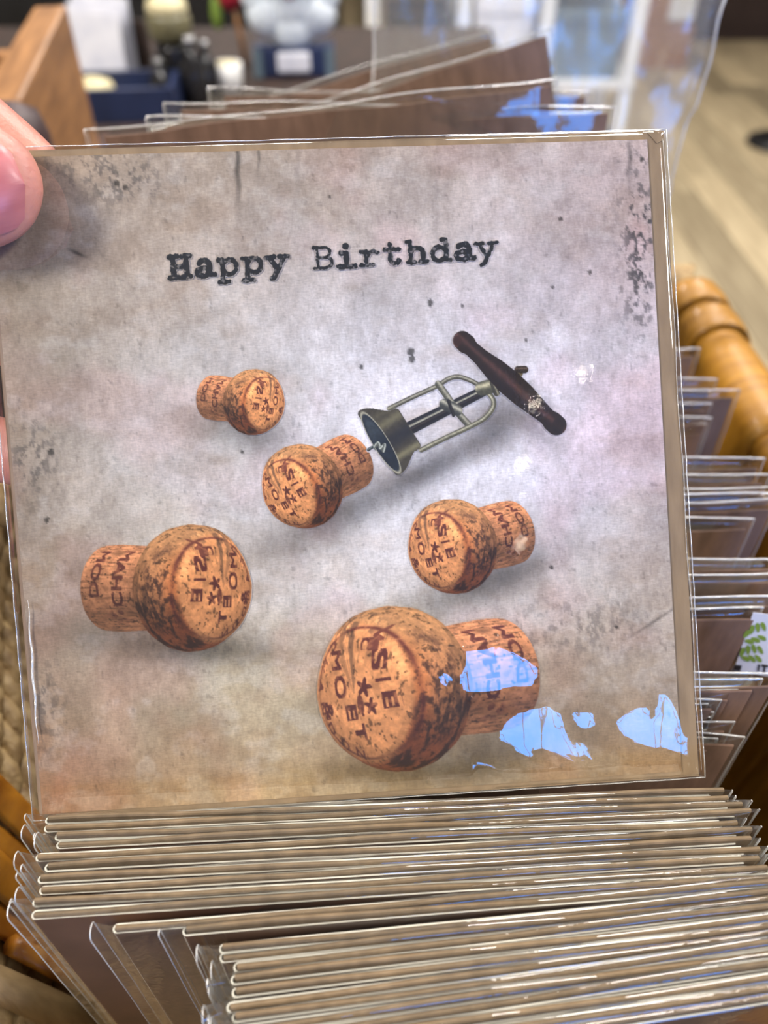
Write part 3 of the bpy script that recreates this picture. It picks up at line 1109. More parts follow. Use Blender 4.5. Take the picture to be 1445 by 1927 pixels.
idx = np.arange((NG + 1) ** 2).reshape(NG + 1, NG + 1)
quads = np.stack([idx[:-1, :-1], idx[1:, :-1], idx[1:, 1:], idx[:-1, 1:]], -1).reshape(-1, 4)


def np_mesh(name, V, Q):
    me = bpy.data.meshes.new(name)
    me.vertices.add(len(V))
    me.vertices.foreach_set('co', np.ascontiguousarray(V, np.float32).ravel())
    nf = len(Q)
    me.loops.add(nf * 4)
    me.loops.foreach_set('vertex_index', np.ascontiguousarray(Q, np.int32).ravel())
    me.polygons.add(nf)
    me.polygons.foreach_set('loop_start', np.arange(0, nf * 4, 4, dtype=np.int32))
    me.update(calc_edges=True)
    me.validate()
    return me


me = np_mesh('printed_front', vs, quads)
set_colors(me, bgc.reshape(-1, 3), 1.0)
front = link('printed_front', me, M['print'], card_part)


def print_patch(name, u0, v0, u1, v1, step, painter, lift, wear=0.35, label=None, cut=0.12):
    nu, nv = int((u1 - u0) / step) + 1, int((v1 - v0) / step) + 1
    U, Vv = np.meshgrid(np.linspace(u0, u1, nu), np.linspace(v0, v1, nv))
    rgb, al = painter(U, Vv)
    al = np.clip(al, 0, 1)
    col = print_bg(U, Vv) * (1 - al[..., None]) + rgb * al[..., None]
    X, Z = px_to_card(U, Vv, -lift)
    V3 = np.stack([X, np.full_like(X, -lift), Z], -1).reshape(-1, 3)
    ii = np.arange(nu * nv).reshape(nv, nu)
    Q = np.stack([ii[:-1, :-1], ii[1:, :-1], ii[1:, 1:], ii[:-1, 1:]], -1)
    am = np.maximum.reduce([al[:-1, :-1], al[1:, :-1], al[1:, 1:], al[:-1, 1:]])
    Q = Q[am > cut]
    used, invx = np.unique(Q.ravel(), return_inverse=True)
    me = np_mesh(name, V3[used], invx.reshape(-1, 4))
    a = al.reshape(-1)[used]
    set_colors(me, np.clip(col.reshape(-1, 3)[used], 0, 255), 1 - a * (1 - wear))
    o = link(name, me, M['print'], card_part)
    if label:
        o['label'] = label
    return o


# ------------------------------------------------------------------ text masks from the built-in font
def text_mask(s, n=96):
    cu = bpy.data.curves.new('t', 'FONT')
    cu.body = s
    cu.size = 1.0
    cu.align_x = 'CENTER'
    ob = bpy.data.objects.new('t', cu)
    COL.objects.link(ob)
    dg = bpy.context.evaluated_depsgraph_get()
    me = bpy.data.meshes.new_from_object(ob.evaluated_get(dg))
    me.calc_loop_triangles()
    co = np.array([v.co[:2] for v in me.vertices])
    tri = np.array([t.vertices[:] for t in me.loop_triangles])
    bpy.data.objects.remove(ob)
    bpy.data.curves.remove(cu)
    bpy.data.meshes.remove(me)
    x0, x1 = co[:, 0].min(), co[:, 0].max()
    y0, y1 = -0.02, 0.92
    w = max(4, int((x1 - x0) * n))
    h = int((y1 - y0) * n)
    img = np.zeros((h, w), np.float32)
    for t in tri:
        p = (co[t] - [x0, y0]) * n
        a0, b0 = np.floor(p.min(0)).astype(int)
        a1, b1 = np.ceil(p.max(0)).astype(int) + 1
        a0, b0 = max(a0, 0), max(b0, 0)
        a1, b1 = min(a1, w), min(b1, h)
        if a1 <= a0 or b1 <= b0:
            continue
        X, Y = np.meshgrid(np.arange(a0, a1) + 0.5, np.arange(b0, b1) + 0.5)
        d = (p[1, 1] - p[2, 1]) * (p[0, 0] - p[2, 0]) + (p[2, 0] - p[1, 0]) * (p[0, 1] - p[2, 1])
        if abs(d) < 1e-9:
            continue
        l1 = ((p[1, 1] - p[2, 1]) * (X - p[2, 0]) + (p[2, 0] - p[1, 0]) * (Y - p[2, 1])) / d
        l2 = ((p[2, 1] - p[0, 1]) * (X - p[2, 0]) + (p[0, 0] - p[2, 0]) * (Y - p[2, 1])) / d
        ok = (l1 >= -1e-6) & (l2 >= -1e-6) & (l1 + l2 <= 1 + 1e-6)
        img[b0:b1, a0:a1][ok] = 1
    for _ in range(4):
        img = np.maximum.reduce([img, np.roll(img, 1, 0), np.roll(img, -1, 0), np.roll(img, 1, 1), np.roll(img, -1, 1)])
    return img          # row 0 = below the baseline, up = increasing row


def stamp(mask, X, Y, cx_, cy_, w, h):
    """sample a text mask placed centred on cx_, cy_ with size w x h"""
    a = ((X - cx_) / w + 0.5) * mask.shape[1]
    b = ((Y - cy_) / h + 0.5) * mask.shape[0]
    ok = (a >= 0) & (a < mask.shape[1] - 1) & (b >= 0) & (b < mask.shape[0] - 1)
    ai = np.clip(a.astype(int), 0, mask.shape[1] - 1)
    bi = np.clip(b.astype(int), 0, mask.shape[0] - 1)
    return np.where(ok, mask[bi, ai], 0.0)


TM = {k: text_mask(k) for k in ('MO\u00cbT', '&', 'SI\u00c8', 'CHANDON', 'CHAM', 'DOM', 'C', 'H', 'A', 'N', 'D', 'O', 'V', 'M', 'I', 'S', 'E', 'T')}


# ------------------------------------------------------------------ the printed cork, worked out once and reused (mirrored, turned, scaled)
def cork_canvas():
    S_ = 1.35                                     # canvas pixels per photo pixel
    U0, V0, W_, H_ = 585, 1125, 465, 345
    R = 149.0
    th = math.radians(43.5)
    ax = np.array([-0.990, 0.143])
    ax /= np.linalg.norm(ax)
    A = np.array([ax[0] * math.cos(th), ax[1] * math.cos(th), math.sin(th)])
    ev = np.array([0, 0, 1.0]) - A * A[2]
    ev /= np.linalg.norm(ev)                      # side turned to the viewer
    dn = np.cross(A, ev)
    if dn[1] < 0:
        dn = -dn                                  # "down" on the disc
    prof = np.array([(-0.26, 0.0), (-0.26, 0.50), (-0.25, 0.62), (-0.18, 0.70), (0.1, 0.715), (0.5, 0.70), (0.85, 0.685), (1.0, 0.70), (1.12, 0.80), (1.24, 0.92), (1.42, 1.0), (1.65, 1.03),
                     (1.86, 1.015), (2.04, 0.97), (2.17, 0.90), (2.27, 0.80), (2.34, 0.66), (2.385, 0.45), (2.40, 0.2), (2.405, 0.0)])
    seg = np.r_[0, np.cumsum(np.hypot(*np.diff(prof, axis=0).T))]
    ns, nph = 900, 2000
    sp = np.linspace(0, seg[-1], ns)
    zz = np.interp(sp, seg, prof[:, 0])
    rr = np.interp(sp, seg, prof[:, 1])
    ph = np.linspace(-math.pi, math.pi, nph, endpoint=False)
    Z, PH = np.meshgrid(zz, ph, indexing='ij')
    Rr = np.repeat(rr[:, None], nph, 1)
    head = sstep(0.95, 1.2, Z)
    disc = sstep(0.93, 0.84, Rr) * (Z > 1.9)
    # lumpy head: the wire cage left dents
    lump = 1 + head * (0.022 * np.cos(4 * PH + 0.6) * sstep(1.2, 1.8, Z) + 0.03 * (fbm(PH * 1.6 + 9, Z * 2.2, 3, 3) - 0.5)) + 0.012 * (fbm(PH * 9 + 40, Z * 9, 6, 3) - 0.5)
    Rl = Rr * lump
    # position: ph = 0 faces the viewer, ph > 0 turns downwards
    cp, sp_ = np.cos(PH), np.sin(PH)
    P = (Z - 1.70)[..., None] * A + Rl[..., None] * (cp[..., None] * ev + sp_[..., None] * dn)
    # normals from the grid
    d1 = np.gradient(P, axis=0)
    d2 = np.gradient(P, axis=1)
    nrm = np.cross(d1, d2)
    nrm /= np.linalg.norm(nrm, axis=-1, keepdims=True) + 1e-9
    outw = cp[..., None] * ev + sp_[..., None] * dn + np.where(Z > 2.25, 2.0, np.where(Z < -0.22, -2.0, 0))[..., None] * A
    sg = np.sign((nrm * outw).sum(-1, keepdims=True))
    nrm *= np.where(sg == 0, 1, sg)
    lt = np.array([-0.25, -0.72, 0.62])
    lt /= np.linalg.norm(lt)
    shade = 0.58 + 0.58 * np.clip((nrm * lt).sum(-1), 0, 1)
    # disc coordinates: tx along the reading direction (down), ty letter-up (to the right on the picture)
    tx = Rl * sp_
    ty = Rl * cp
    # colours
    n1 = fbm(PH * 5 + 30, Z * 5, 0, 5, 0.6)
    n2 = fbm(PH * 16 + 70, Z * 16, 2, 4, 0.65)
    n1 = n1 * (1 - disc) + fbm(tx * 5 + 30, ty * 5 + 9, 0, 5, 0.6) * disc
    n2 = n2 * (1 - disc) + fbm(tx * 16 + 70, ty * 16 + 50, 2, 4, 0.65) * disc
    base = np.array([212, 152, 104.0])
    shaft = np.array([208, 150, 108.0])
    discc = np.array([226, 164, 110.0])
    grey = np.array([172, 138, 96.0])
    hd = head[..., None]
    c = shaft * (1 - hd) + base * hd
    up = sstep(0.4, -1.2, PH)[..., None] * hd
    c = c * (1 - 0.7 * up) + grey * 0.7 * up
    dd = disc[..., None]
    c = c * (1 - dd) + discc * dd
    c = c * (0.72 + 0.56 * n1[..., None]) * (0.82 + 0.36 * n2[..., None])
    # orange flush near the disc edge
    fl_ = (gauss(PH, Z, 0.15, 2.2, 0.55, 0.16) * (1 - disc))[..., None]
    c = c * (1 - 0.5 * fl_) + np.array([205, 108, 48.0]) * 0.5 * fl_
    # pores
    por = sstep(0.66, 0.75, fbm(PH * 20 + 5, Z * 14, 7, 3)) * (1 - disc) + disc * sstep(0.68, 0.76, fbm(tx * 15 + 5, ty * 22 + 60, 7, 3))
    c = c * (1 - 0.45 * por[..., None])
    # reddish lower part, long dark streaks around the head side
    low = sstep(0.1, 0.9, PH) * head * (1 - disc)
    c = c * (1 - 0.36 * low[..., None] * np.array([0.6, 1.0, 1.15]))
    st = sstep(0.46, 0.66, fbm(PH * 3.2 + 3, Z * 11 + 4, 5, 4, 0.6)) * sstep(-0.25, 0.5, PH) * sstep(2.5, 1.5, PH) * head * (1 - disc)
    c = c * (1 - 0.72 * st[..., None]) + np.array([34, 24, 26.0]) * 0.72 * st[..., None]
    blot = sstep(0.42, 0.66, fbm(PH * 9 + 12, Z * 11, 1, 5, 0.65)) * np.clip(gauss(PH, Z, -0.15, 1.92, 0.42, 0.20) * 1.5 + gauss(PH, Z, 0.35, 1.75, 0.35, 0.3) * 1.2, 0, 1) * (1 - disc)
    c = c * (1 - 0.72 * blot[..., None]) + np.array([44, 30, 30.0]) * 0.72 * blot[..., None]
    blot2 = sstep(0.45, 0.6, fbm(PH * 9 + 2, Z * 9, 6, 4, 0.6)) * np.clip(gauss(PH, Z, -1.55, 2.2, 0.3, 0.2) * 1.3, 0, 1)
    c = c * (1 - 0.6 * blot2[..., None]) + np.array([60, 50, 46.0]) * 0.6 * blot2[..., None]
    # printing on the disc
    ink = np.zeros_like(Z)
    ty0, ty = ty, ty - 0.11
    rd = np.hypot(tx, ty)
    ring = np.exp(-((rd - 0.83) / 0.018) ** 2) * (0.35 + 0.65 * sstep(0.35, 0.6, fbm(PH * 2 + 4, Z, 3, 2)))
    on = (Z > 1.9)
    ink = np.maximum(ink, ring * on * 0.85)
    sx, sy = tx + 0.08, ty - 0.08
    sr = np.hypot(sx, sy)
    sa = np.arctan2(sx, sy)
    star = sr < 0.095 * (1 + 0.38 * np.cos(5 * sa))
    ink = np.maximum(ink, star * on * 0.95)
    sx2, sy2 = tx - 0.17, ty - 0.16
    star2 = np.hypot(sx2, sy2) < 0.085 * (1 + 0.36 * np.cos(5 * np.arctan2(sx2, sy2) + 1))
    ink = np.maximum(ink, star2 * on * 0.95)
    ink = np.maximum(ink, (np.hypot((tx - 0.13) * 0.7, (ty + 0.02) * 1.6) < 0.09) * on * 0.8)
    for (ch, x, y, w, h) in (('M', -0.46, -0.36, 0.25, 0.24), ('O', -0.12, -0.32, 0.29, 0.27), ('E', 0.22, -0.18, 0.20, 0.26), ('T', 0.48, -0.09, 0.22, 0.25),
                             ('S', -0.40, 0.40, 0.26, 0.30), ('I', -0.14, 0.44, 0.05, 0.30), ('E', 0.12, 0.50, 0.22, 0.28), ('C', -0.62, 0.16, 0.15, 0.17)):
        ink = np.maximum(ink, stamp(TM[ch], tx, ty, x, y, w, h) * on * 0.95)
    for (x, y) in ((0.185, -0.005), (0.265, -0.005)):
        ink = np.maximum(ink, (np.hypot(tx - x, ty - y) < 0.022) * on * 0.9)
    ink = np.maximum(ink, stamp(TM['&'], tx, ty, 0.16, -0.62, 0.22, 0.24) * on * 0.9)
    for k, ch in enumerate('CHANDON'):
        an = -1.05 + 0.36 * k                                # round the lower-left of the ring
        ca, sa_ = math.cos(an), math.sin(an)
        # text that runs along the ring: local frame at angle an on the far-left arc
        px_, py_ = 0.80 * math.sin(an + 0.12), -0.80 * math.cos(an + 0.12)
        lx = (tx - px_) * ca + (ty - py_) * sa_
        ly = -(tx - px_) * sa_ + (ty - py_) * ca
        ink = np.maximum(ink, stamp(TM[ch], lx, ly, 0, 0.03, 0.16, 0.17) * on * 0.8)
    for k, ch in enumerate(('V', 'I')):
        ink = np.maximum(ink, stamp(TM[ch], tx, ty, -0.72 + 0.12 * k, 0.34 - 0.05 * k, 0.18, 0.2) * on * 0.8)
    # printing round the shaft: reads upwards, letter tops towards the head
    shx = -PH * 0.70
    ink = np.maximum(ink, stamp(TM['CHAM'], shx, Z, 0.22, 0.66, 1.05, 0.30) * 0.85)
    ink = np.maximum(ink, stamp(TM['DOM'], shx, Z, 0.28, 0.16, 0.86, 0.26) * 0.85)
    ink = np.maximum(ink, (np.hypot(shx + 0.42, (Z - 0.62)) < 0.06) * 0.6)
    ink = np.maximum(ink, sstep(0.6, 0.66, fbm(PH * 7 + 3, Z * 7, 2, 3)) * gauss(shx, Z, -0.5, 0.55, 0.12, 0.14) * 0.6)
    wearn = sstep(0.22, 0.5, fbm(tx * 14 + 33, ty * 14 + Z * 9 + 48, 3, 3))
    ink = ink * (0.55 + 0.45 * wearn)
    c = c * (1 - ink[..., None]) + np.array([84, 42, 40.0]) * ink[..., None]
    # wood grain on the shaft
    gr = sstep(0.55, 0.75, fbm(PH * 22 + 8, Z * 2.4, 1, 3)) * (1 - head)
    c = c * (1 - 0.25 * gr[..., None])
    c = c * shade[..., None]
    # splat
    X = (742 + P[..., 0] * R - U0) * S_
    Y = (1297 + P[..., 1] * R - V0) * S_
    w, h = int(W_ * S_), int(H_ * S_)
    xi, yi = np.round(X).astype(int), np.round(Y).astype(int)
    ok = (xi >= 0) & (xi < w) & (yi >= 0) & (yi < h) & (nrm[..., 2] > -0.35)
    order = np.argsort(P[..., 2][ok], kind='stable')
    img = np.zeros((h, w, 3))
    al = np.zeros((h, w))
    f = (yi[ok] * w + xi[ok])[order]
    img.reshape(-1, 3)[f] = c[ok][order]
    al.reshape(-1)[f] = 1
    # fill pin holes, then soften a little
    for _ in range(2):
        acc = np.zeros_like(img)
        ca = np.zeros_like(al)
        for dy in (-1, 0, 1):
            for dx in (-1, 0, 1):
                acc += np.roll(np.roll(img * al[..., None], dy, 0), dx, 1)
                ca += np.roll(np.roll(al, dy, 0), dx, 1)
        hole = (al == 0) & (ca >= 5)
        img[hole] = acc[hole] / ca[hole][:, None]
        al[hole] = 1
    k3 = np.array([0.22, 0.56, 0.22])
    for axis in (0, 1):
        num = sum(k3[i] * np.roll(img * al[..., None], i - 1, axis) for i in range(3))
        den = sum(k3[i] * np.roll(al, i - 1, axis) for i in range(3))
        img = np.where(den[..., None] > 0, num / np.maximum(den, 1e-6)[..., None], img)
        al = den
    return img, al, (U0, V0, S_)


CORK, CORK_A, (CU0, CV0, CS) = cork_canvas()
CH_ = np.array([742.0, 1297.0])
CE_ = np.array([985.0, 1262.0])


def cork_painter(hd, en, mirror, gain=1.0, warm=0.0):
    hd, en = complex(*hd), complex(*en)
    h0, e0 = complex(*CH_), complex(*CE_)
    v0 = e0 - h0
    v1 = en - hd
    if mirror:
        v1 = complex(-v1.real, v1.imag)
    k = v0 / v1

    def paint(U, V):
        d = (U - hd.real) + 1j * (V - hd.imag)
        if mirror:
            d = -d.real + 1j * d.imag
        q = h0 + d * k
        a = (q.real - CU0) * CS
        b = (q.imag - CV0) * CS
        h, w = CORK_A.shape
        a0 = np.clip(np.floor(a).astype(int), 0, w - 2)
        b0 = np.clip(np.floor(b).astype(int), 0, h - 2)
        fa, fb = np.clip(a - a0, 0, 1)[..., None], np.clip(b - b0, 0, 1)[..., None]
        def smp(I):
            I = I if I.ndim == 3 else I[..., None]
            return (I[b0, a0] * (1 - fa) + I[b0, a0 + 1] * fa) * (1 - fb) + (I[b0 + 1, a0] * (1 - fa) + I[b0 + 1, a0 + 1] * fa) * fb
        rgb = smp(CORK)
        al = smp(CORK_A)[..., 0]
        al = np.where((a < 0) | (b < 0) | (a > w - 2) | (b > h - 2), 0, al)
        return rgb * gain * np.array([1.03, 0.95, 0.88]), al
    return paint


LIFT = 0.00004
print_patch('cork_print', 352, 686, 542, 826, 1.0, cork_painter((478, 757), (381, 746), True, 1.10), LIFT, label='small printed champagne cork at upper left')
print_patch('cork_print', 488, 806, 714, 1004, 1.0, cork_painter((568, 916), (681, 859), False, 1.08), LIFT, label='printed champagne cork on the corkscrew tip')
print_patch('cork_print', 758, 928, 1026, 1126, 1.1, cork_painter((851, 1029), (988, 996), False, 1.08), LIFT, label='printed champagne cork right of centre')
print_patch('cork_print', 122, 978, 482, 1236, 1.3, cork_painter((362, 1107), (174, 1107), True, 1.0), LIFT, label='large printed champagne cork at lower left')
print_patch('cork_print', 590, 1130, 1046, 1460, 1.4, cork_painter((742, 1297), (985, 1262), False, 1.04), LIFT, label='largest printed champagne cork at the bottom')


# ------------------------------------------------------------------ the printed corkscrew
def zc(x, y):
    return (640 + x / 3.141, 600 + y / 3.141)


def corkscrew(U, V):
    rgb = np.zeros(U.shape + (3,))
    al = np.zeros(U.shape)

    def over(c, a):
        nonlocal rgb, al
        a = np.clip(a, 0, 1)
        rgb = rgb * (1 - a[..., None]) + c * a[..., None]
        al = np.maximum(al, a)
    grain = fbm(U / 5, V / 5, 2, 4, 0.6)

    def stroke(p, q, r0, r1, dark, light, hi=-0.35, width=0.32, soft=0.8):
        p, q = np.array(zc(*p)), np.array(zc(*q))
        r0, r1 = r0 / 3.141, r1 / 3.141
        d = q - p
        L = np.hypot(*d)
        d /= L
        n = np.array([-d[1], d[0]])
        s = (U - p[0]) * d[0] + (V - p[1]) * d[1]
        t = (U - p[0]) * n[0] + (V - p[1]) * n[1]
        sc_ = np.clip(s, 0, L)
        r = r0 + (r1 - r0) * sc_ / L
        dist = np.hypot(s - sc_, t)
        a = sstep(r + soft, r - soft, dist)
        x = t / np.maximum(r, 0.1)
        g = np.exp(-((x - hi) / width) ** 2)
        c = np.array(dark, float) * (1 - g[..., None]) + np.array(light, float) * g[..., None]
        c = c * (0.75 + 0.5 * grain[..., None])
        over(c, a)

    def path(pts, r, dark, light, hi=-0.35, width=0.4):
        if len(pts) > 3:                       # round the corners of the bent bars
            q = [np.array(p, float) for p in pts]
            sm_ = []
            for i in range(len(q) - 1):
                p0, p1, p2, p3 = q[max(i - 1, 0)], q[i], q[i + 1], q[min(i + 2, len(q) - 1)]
                for t in (0, 0.25, 0.5, 0.75):
                    sm_.append(0.5 * (2 * p1 + (p2 - p0) * t + (2 * p0 - 5 * p1 + 4 * p2 - p3) * t * t + (3 * p1 - p0 - 3 * p2 + p3) * t ** 3))
            pts = sm_ + [q[-1]]
        for a, b in zip(pts[:-1], pts[1:]):
            stroke(a, b, r, r, dark, light, hi, width)
    D, Lt = (52, 48, 42), (166, 162, 142)
    # screw tip
    path([(165, 775), (200, 755), (215, 770), (240, 740), (262, 770)], 9, (28, 38, 42), (120, 130, 128))
    # far bar
    arch = [(290, 530), (430, 462), (570, 398), (640, 355), (700, 343), (770, 365), (830, 398)]
    path(arch, 14, (70, 68, 58), Lt, -0.2, 0.45)
    # collar behind handle and knob
    stroke((985, 340), (1060, 320), 26, 22, (96, 84, 58), (170, 152, 104))
    stroke((1050, 300), (1090, 300), 20, 22, (36, 28, 26), (92, 76, 66))
    # central rod
    stroke((380, 662), (900, 400), 40, 30, (34, 36, 42), (176, 172, 150), -0.25, 0.18)
    stroke((380, 675), (900, 412), 14, 10, (26, 26, 32), (60, 52, 50))
    # cross bar with ring
    path([(580, 385), (640, 470), (700, 560), (765, 632)], 20, (74, 74, 64), (168, 164, 144), -0.3, 0.5)
    stroke((620, 505), (690, 540), 34, 34, (56, 58, 56), (176, 172, 152), -0.3, 0.4)
    stroke((640, 485), (670, 570), 10, 10, (30, 30, 34), (50, 48, 46))
    # near bar
    near = [(480, 775), (620, 705), (760, 640), (850, 590), (900, 530), (905, 480), (870, 430)]
    path(near, 15, (84, 82, 66), (180, 176, 150), -0.25, 0.4)
    # top collar
    stroke((840, 412), (915, 392), 42, 44, (70, 70, 58), (190, 182, 148), -0.35, 0.4)
    stroke((900, 380), (925, 440), 16, 18, (60, 58, 50), (140, 134, 110))
    # bell cup: body, then open rim
    rc, rm = np.array(zc(240, 732)), np.array([-0.53, -0.848])
    for k in range(13):
        t = k / 12
        p = (235 + 155 * t, 730 - 78 * t)
        rr_ = 200 - 92 * sstep(0, 1, np.array(t)) + (8 if k > 10 else 0)
        a1 = (p[0] - 0.53 * rr_, p[1] - 0.848 * rr_)
        b1 = (p[0] + 0.53 * rr_, p[1] + 0.848 * rr_)
        stroke(a1, b1, 24, 24, (64, 60, 52), (64, 60, 52), 0, 5)
    # metal sheen across the body
    x_ = ((U - rc[0]) * 0.848 - (V - rc[1]) * 0.53)
    y_ = ((U - rc[0]) * -rm[0] + (V - rc[1]) * -rm[1])
    body = sstep(0.5, 1.0, al) * (np.abs(x_ - 26) < 34) * (np.abs(y_) < 62)
    sheen = np.exp(-((y_ + 26) / 9) ** 2) * 0.7 + np.exp(-((y_ - 40) / 7) ** 2) * 0.9 + 0.35 * np.exp(-((y_ + 46) / 6) ** 2)
    dark = np.exp(-((y_ - 8) / 16) ** 2)
    rgb = rgb * (1 - 0.55 * (body * dark)[..., None]) + np.array([24, 30, 46]) * 0.55 * (body * dark)[..., None]
    rgb = rgb * (1 - 0.6 * (body * sheen)[..., None]) + np.array([168, 160, 118]) * 0.6 * (body * sheen)[..., None]
    # rim ellipse
    a_, b_ = 206 / 3.141, 46 / 3.141
    e = np.hypot(y_ / a_, x_ / b_)
    over(np.array([30, 38, 48.0]) * (0.8 + 0.5 * grain[..., None]), sstep(1.0, 0.93, e))
    over(np.array([70, 80, 84.0]) * (0.8 + 0.5 * grain[..., None]), sstep(0.9, 0.7, e) * sstep(0.1, -0.5, y_ / a_) * 0.5)
    over(np.array([172, 168, 146.0]) * np.ones(U.shape + (3,)), np.exp(-((e - 1.0) / 0.055) ** 2) * 0.95)
    path([(205, 755), (225, 735), (240, 765), (262, 745), (255, 780)], 10, (96, 100, 92), (200, 204, 190))
    # wooden handle: a turned bar, bulbed ends
    H0, H1 = np.array((722, 128.0)), np.array((1278, 628.0))
    prof = [(0, 56), (0.04, 58), (0.10, 46), (0.20, 50), (0.35, 68), (0.5, 76), (0.65, 72), (0.8, 58), (0.9, 50), (0.96, 60), (1.0, 60)]
    for (t0, r0), (t1, r1) in zip(prof[:-1], prof[1:]):
        p, q = H0 + (H1 - H0) * t0, H0 + (H1 - H0) * t1
        stroke(p, q, r0, r1, (32, 22, 22), (74, 48, 43), -0.1, 0.30, 0.9)
    e2 = np.hypot((U - zc(695, 130)[0]) / 9, (V - zc(695, 130)[1]) / 11)
    over(np.array([58, 34, 32.0]) * np.ones(U.shape + (3,)), sstep(1.1, 0.8, e2) * 0.8)
    over(np.array([120, 84, 72.0]) * np.ones(U.shape + (3,)), np.exp(-((e2 - 1.0) / 0.14) ** 2) * 0.6 * (U < zc(695, 0)[0]))
    e3 = np.hypot((U - zc(1290, 632)[0]) / 12, (V - zc(1290, 632)[1]) / 15)
    over(np.array([24, 18, 18.0]) * np.ones(U.shape + (3,)), sstep(1.1, 0.8, e3) * 0.7)
    return rgb, al


print_patch('corkscrew_print', 672, 618, 1075, 896, 1.0, corkscrew, LIFT * 2, label='printed bell corkscrew with dark wooden handle')

# ------------------------------------------------------------------ HAPPY BIRTHDAY in worn typewriter letters
def arc_(cx_, cy_, rx, ry, a0, a1, n=10):
    return [(cx_ + rx * math.cos(math.radians(a0 + (a1 - a0) * k / n)), cy_ + ry * math.sin(math.radians(a0 + (a1 - a0) * k / n))) for k in range(n + 1)]


GL = {   # strokes in letter units: x -0.5..0.5, y 0 baseline, 1 = capital height
    'H': [[(-.28, .06), (-.28, .94)], [(.28, .06), (.28, .94)], [(-.28, .5), (.28, .5)], [(-.42, .05), (-.10, .05)], [(.10, .05), (.42, .05)], [(-.42, .95), (-.10, .95)], [(.10, .95), (.42, .95)]],
    'a': [arc_(-.02, .48, .24, .22, 150, 0), [(.22, .48), (.22, .08), (.42, .06)], arc_(-.06, .2, .26, .17, 60, 300), [(.08, .36), (.22, .38)], [(.06, .06), (.22, .18)]],
    'p': [[(-.26, .68), (-.26, -.28)], [(-.42, .68), (-.26, .68)], arc_(.04, .36, .30, .32, 180, -180, 16), [(-.42, -.28), (-.02, -.28)]],
    'y': [[(-.30, .66), (.02, .08)], [(.32, .66), (.02, .08), (-.10, -.18), (-.24, -.28)], [(-.44, .67), (-.12, .67)], [(.14, .67), (.46, .67)]],
    'B': [[(-.26, .05), (-.26, .95)], [(-.40, .95), (.06, .95)], arc_(.04, .73, .24, .22, 90, -90), [(-.26, .51), (.08, .51)], arc_(.06, .28, .30, .23, 90, -90), [(-.40, .05), (.08, .05)]],
    'i': [[(-.22, .64), (.02, .64), (.02, .06)], [(-.32, .05), (.36, .05)], [(.02, .92), (.03, .90)]],
    'r': [[(-.34, .64), (-.14, .64), (-.14, .06)], [(-.36, .05), (.16, .05)], [(-.14, .40), (.02, .60), (.20, .66), (.34, .58)]],
    't': [[(-.08, .90), (-.08, .22)], arc_(.10, .22, .18, .17, 180, 340), [(-.32, .66), (.28, .66)]],
    'h': [[(-.40, .95), (-.26, .95), (-.26, .06)], arc_(.02, .42, .27, .24, 170, 0), [(.28, .42), (.28, .06)], [(-.40, .05), (-.10, .05)], [(.14, .05), (.42, .05)]],
    'd': [[(.08, .95), (.24, .95), (.24, .06), (.40, .05)], arc_(-.06, .34, .29, .30, 0, 360, 16)],
}
TXT = [('H', 340, 7.6), ('a', 386, 7.6), ('p', 431, 6.6), ('p', 477, 6.6), ('y', 522, 6.6), ('B', 610, 4.3), ('i', 652, 7.2), ('r', 696, 5.6), ('t', 739, 6.0), ('h', 785, 6.2), ('d', 830, 6.6),
       ('a', 874, 7.4), ('y', 916, 5.6)]
SL = -0.064
for k, (ch, u, wd) in enumerate(TXT):
    vb = 523.5 + (u - 340) * SL
    ca, sa = math.cos(math.atan(SL)), math.sin(math.atan(SL))

    def paint(U, V, ch=ch, u=u, vb=vb, wd=wd, k=k):
        du, dv = U - u, V - vb
        X = (du * ca + dv * sa) / 44.0
        Y = -(-du * sa + dv * ca) / 43.0
        d = np.full(U.shape, 9.0)
        for pl in GL[ch]:
            for (p, q) in zip(pl[:-1], pl[1:]):
                px_, py_ = X - p[0], Y - p[1]
                qx, qy = q[0] - p[0], q[1] - p[1]
                t = np.clip((px_ * qx + py_ * qy) / (qx * qx + qy * qy + 1e-9), 0, 1)
                d = np.minimum(d, np.hypot(px_ - qx * t, py_ - qy * t))
        d = d * 43.5
        n = (fbm(U / 5, V / 5, k, 3) - 0.5) * 4.2
        if ch == 'i':
            d = np.minimum(d, np.hypot(X - .02, Y - .92) * 43.5 - 1.5)
        al = sstep(0.9, -0.9, d - wd * 0.72 + n)
        wornn = sstep(0.62, 0.74, fbm(U / 6, V / 6, k + 3, 3))
        al = al * (1 - 0.5 * wornn)
        c = np.array([20, 25, 31.0]) * (0.85 + 0.4 * fbm(U / 3, V / 3, 1, 2))[..., None]
        return c, al
    print_patch('letter', u - 27, vb - 52, u + 27, vb + 20, 0.8, paint, LIFT * 3, 0.2)

# ------------------------------------------------------------------ kraft envelope tucked in the card
def local_poly(uvs, y):
    out = []
    for (u, v) in uvs:
        x, z = px_to_card(np.array([float(u)]), np.array([float(v)]), y)
        out.append((float(x[0]), y, float(z[0])))
    return out


EY = 0.0009
ec = local_poly([(-8, 285), (1249, 246), (1315, 1460), (100, 1541)], EY)
evs = ec + [(x, EY + 0.0011, z) for x, y, z in ec]
env = link('envelope', mesh('envelope', evs, [(3, 2, 1, 0), (4, 5, 6, 7), (0, 1, 5, 4), (1, 2, 6, 5), (2, 3, 7, 6), (3, 0, 4, 7)]), M['kraft_light'], held)
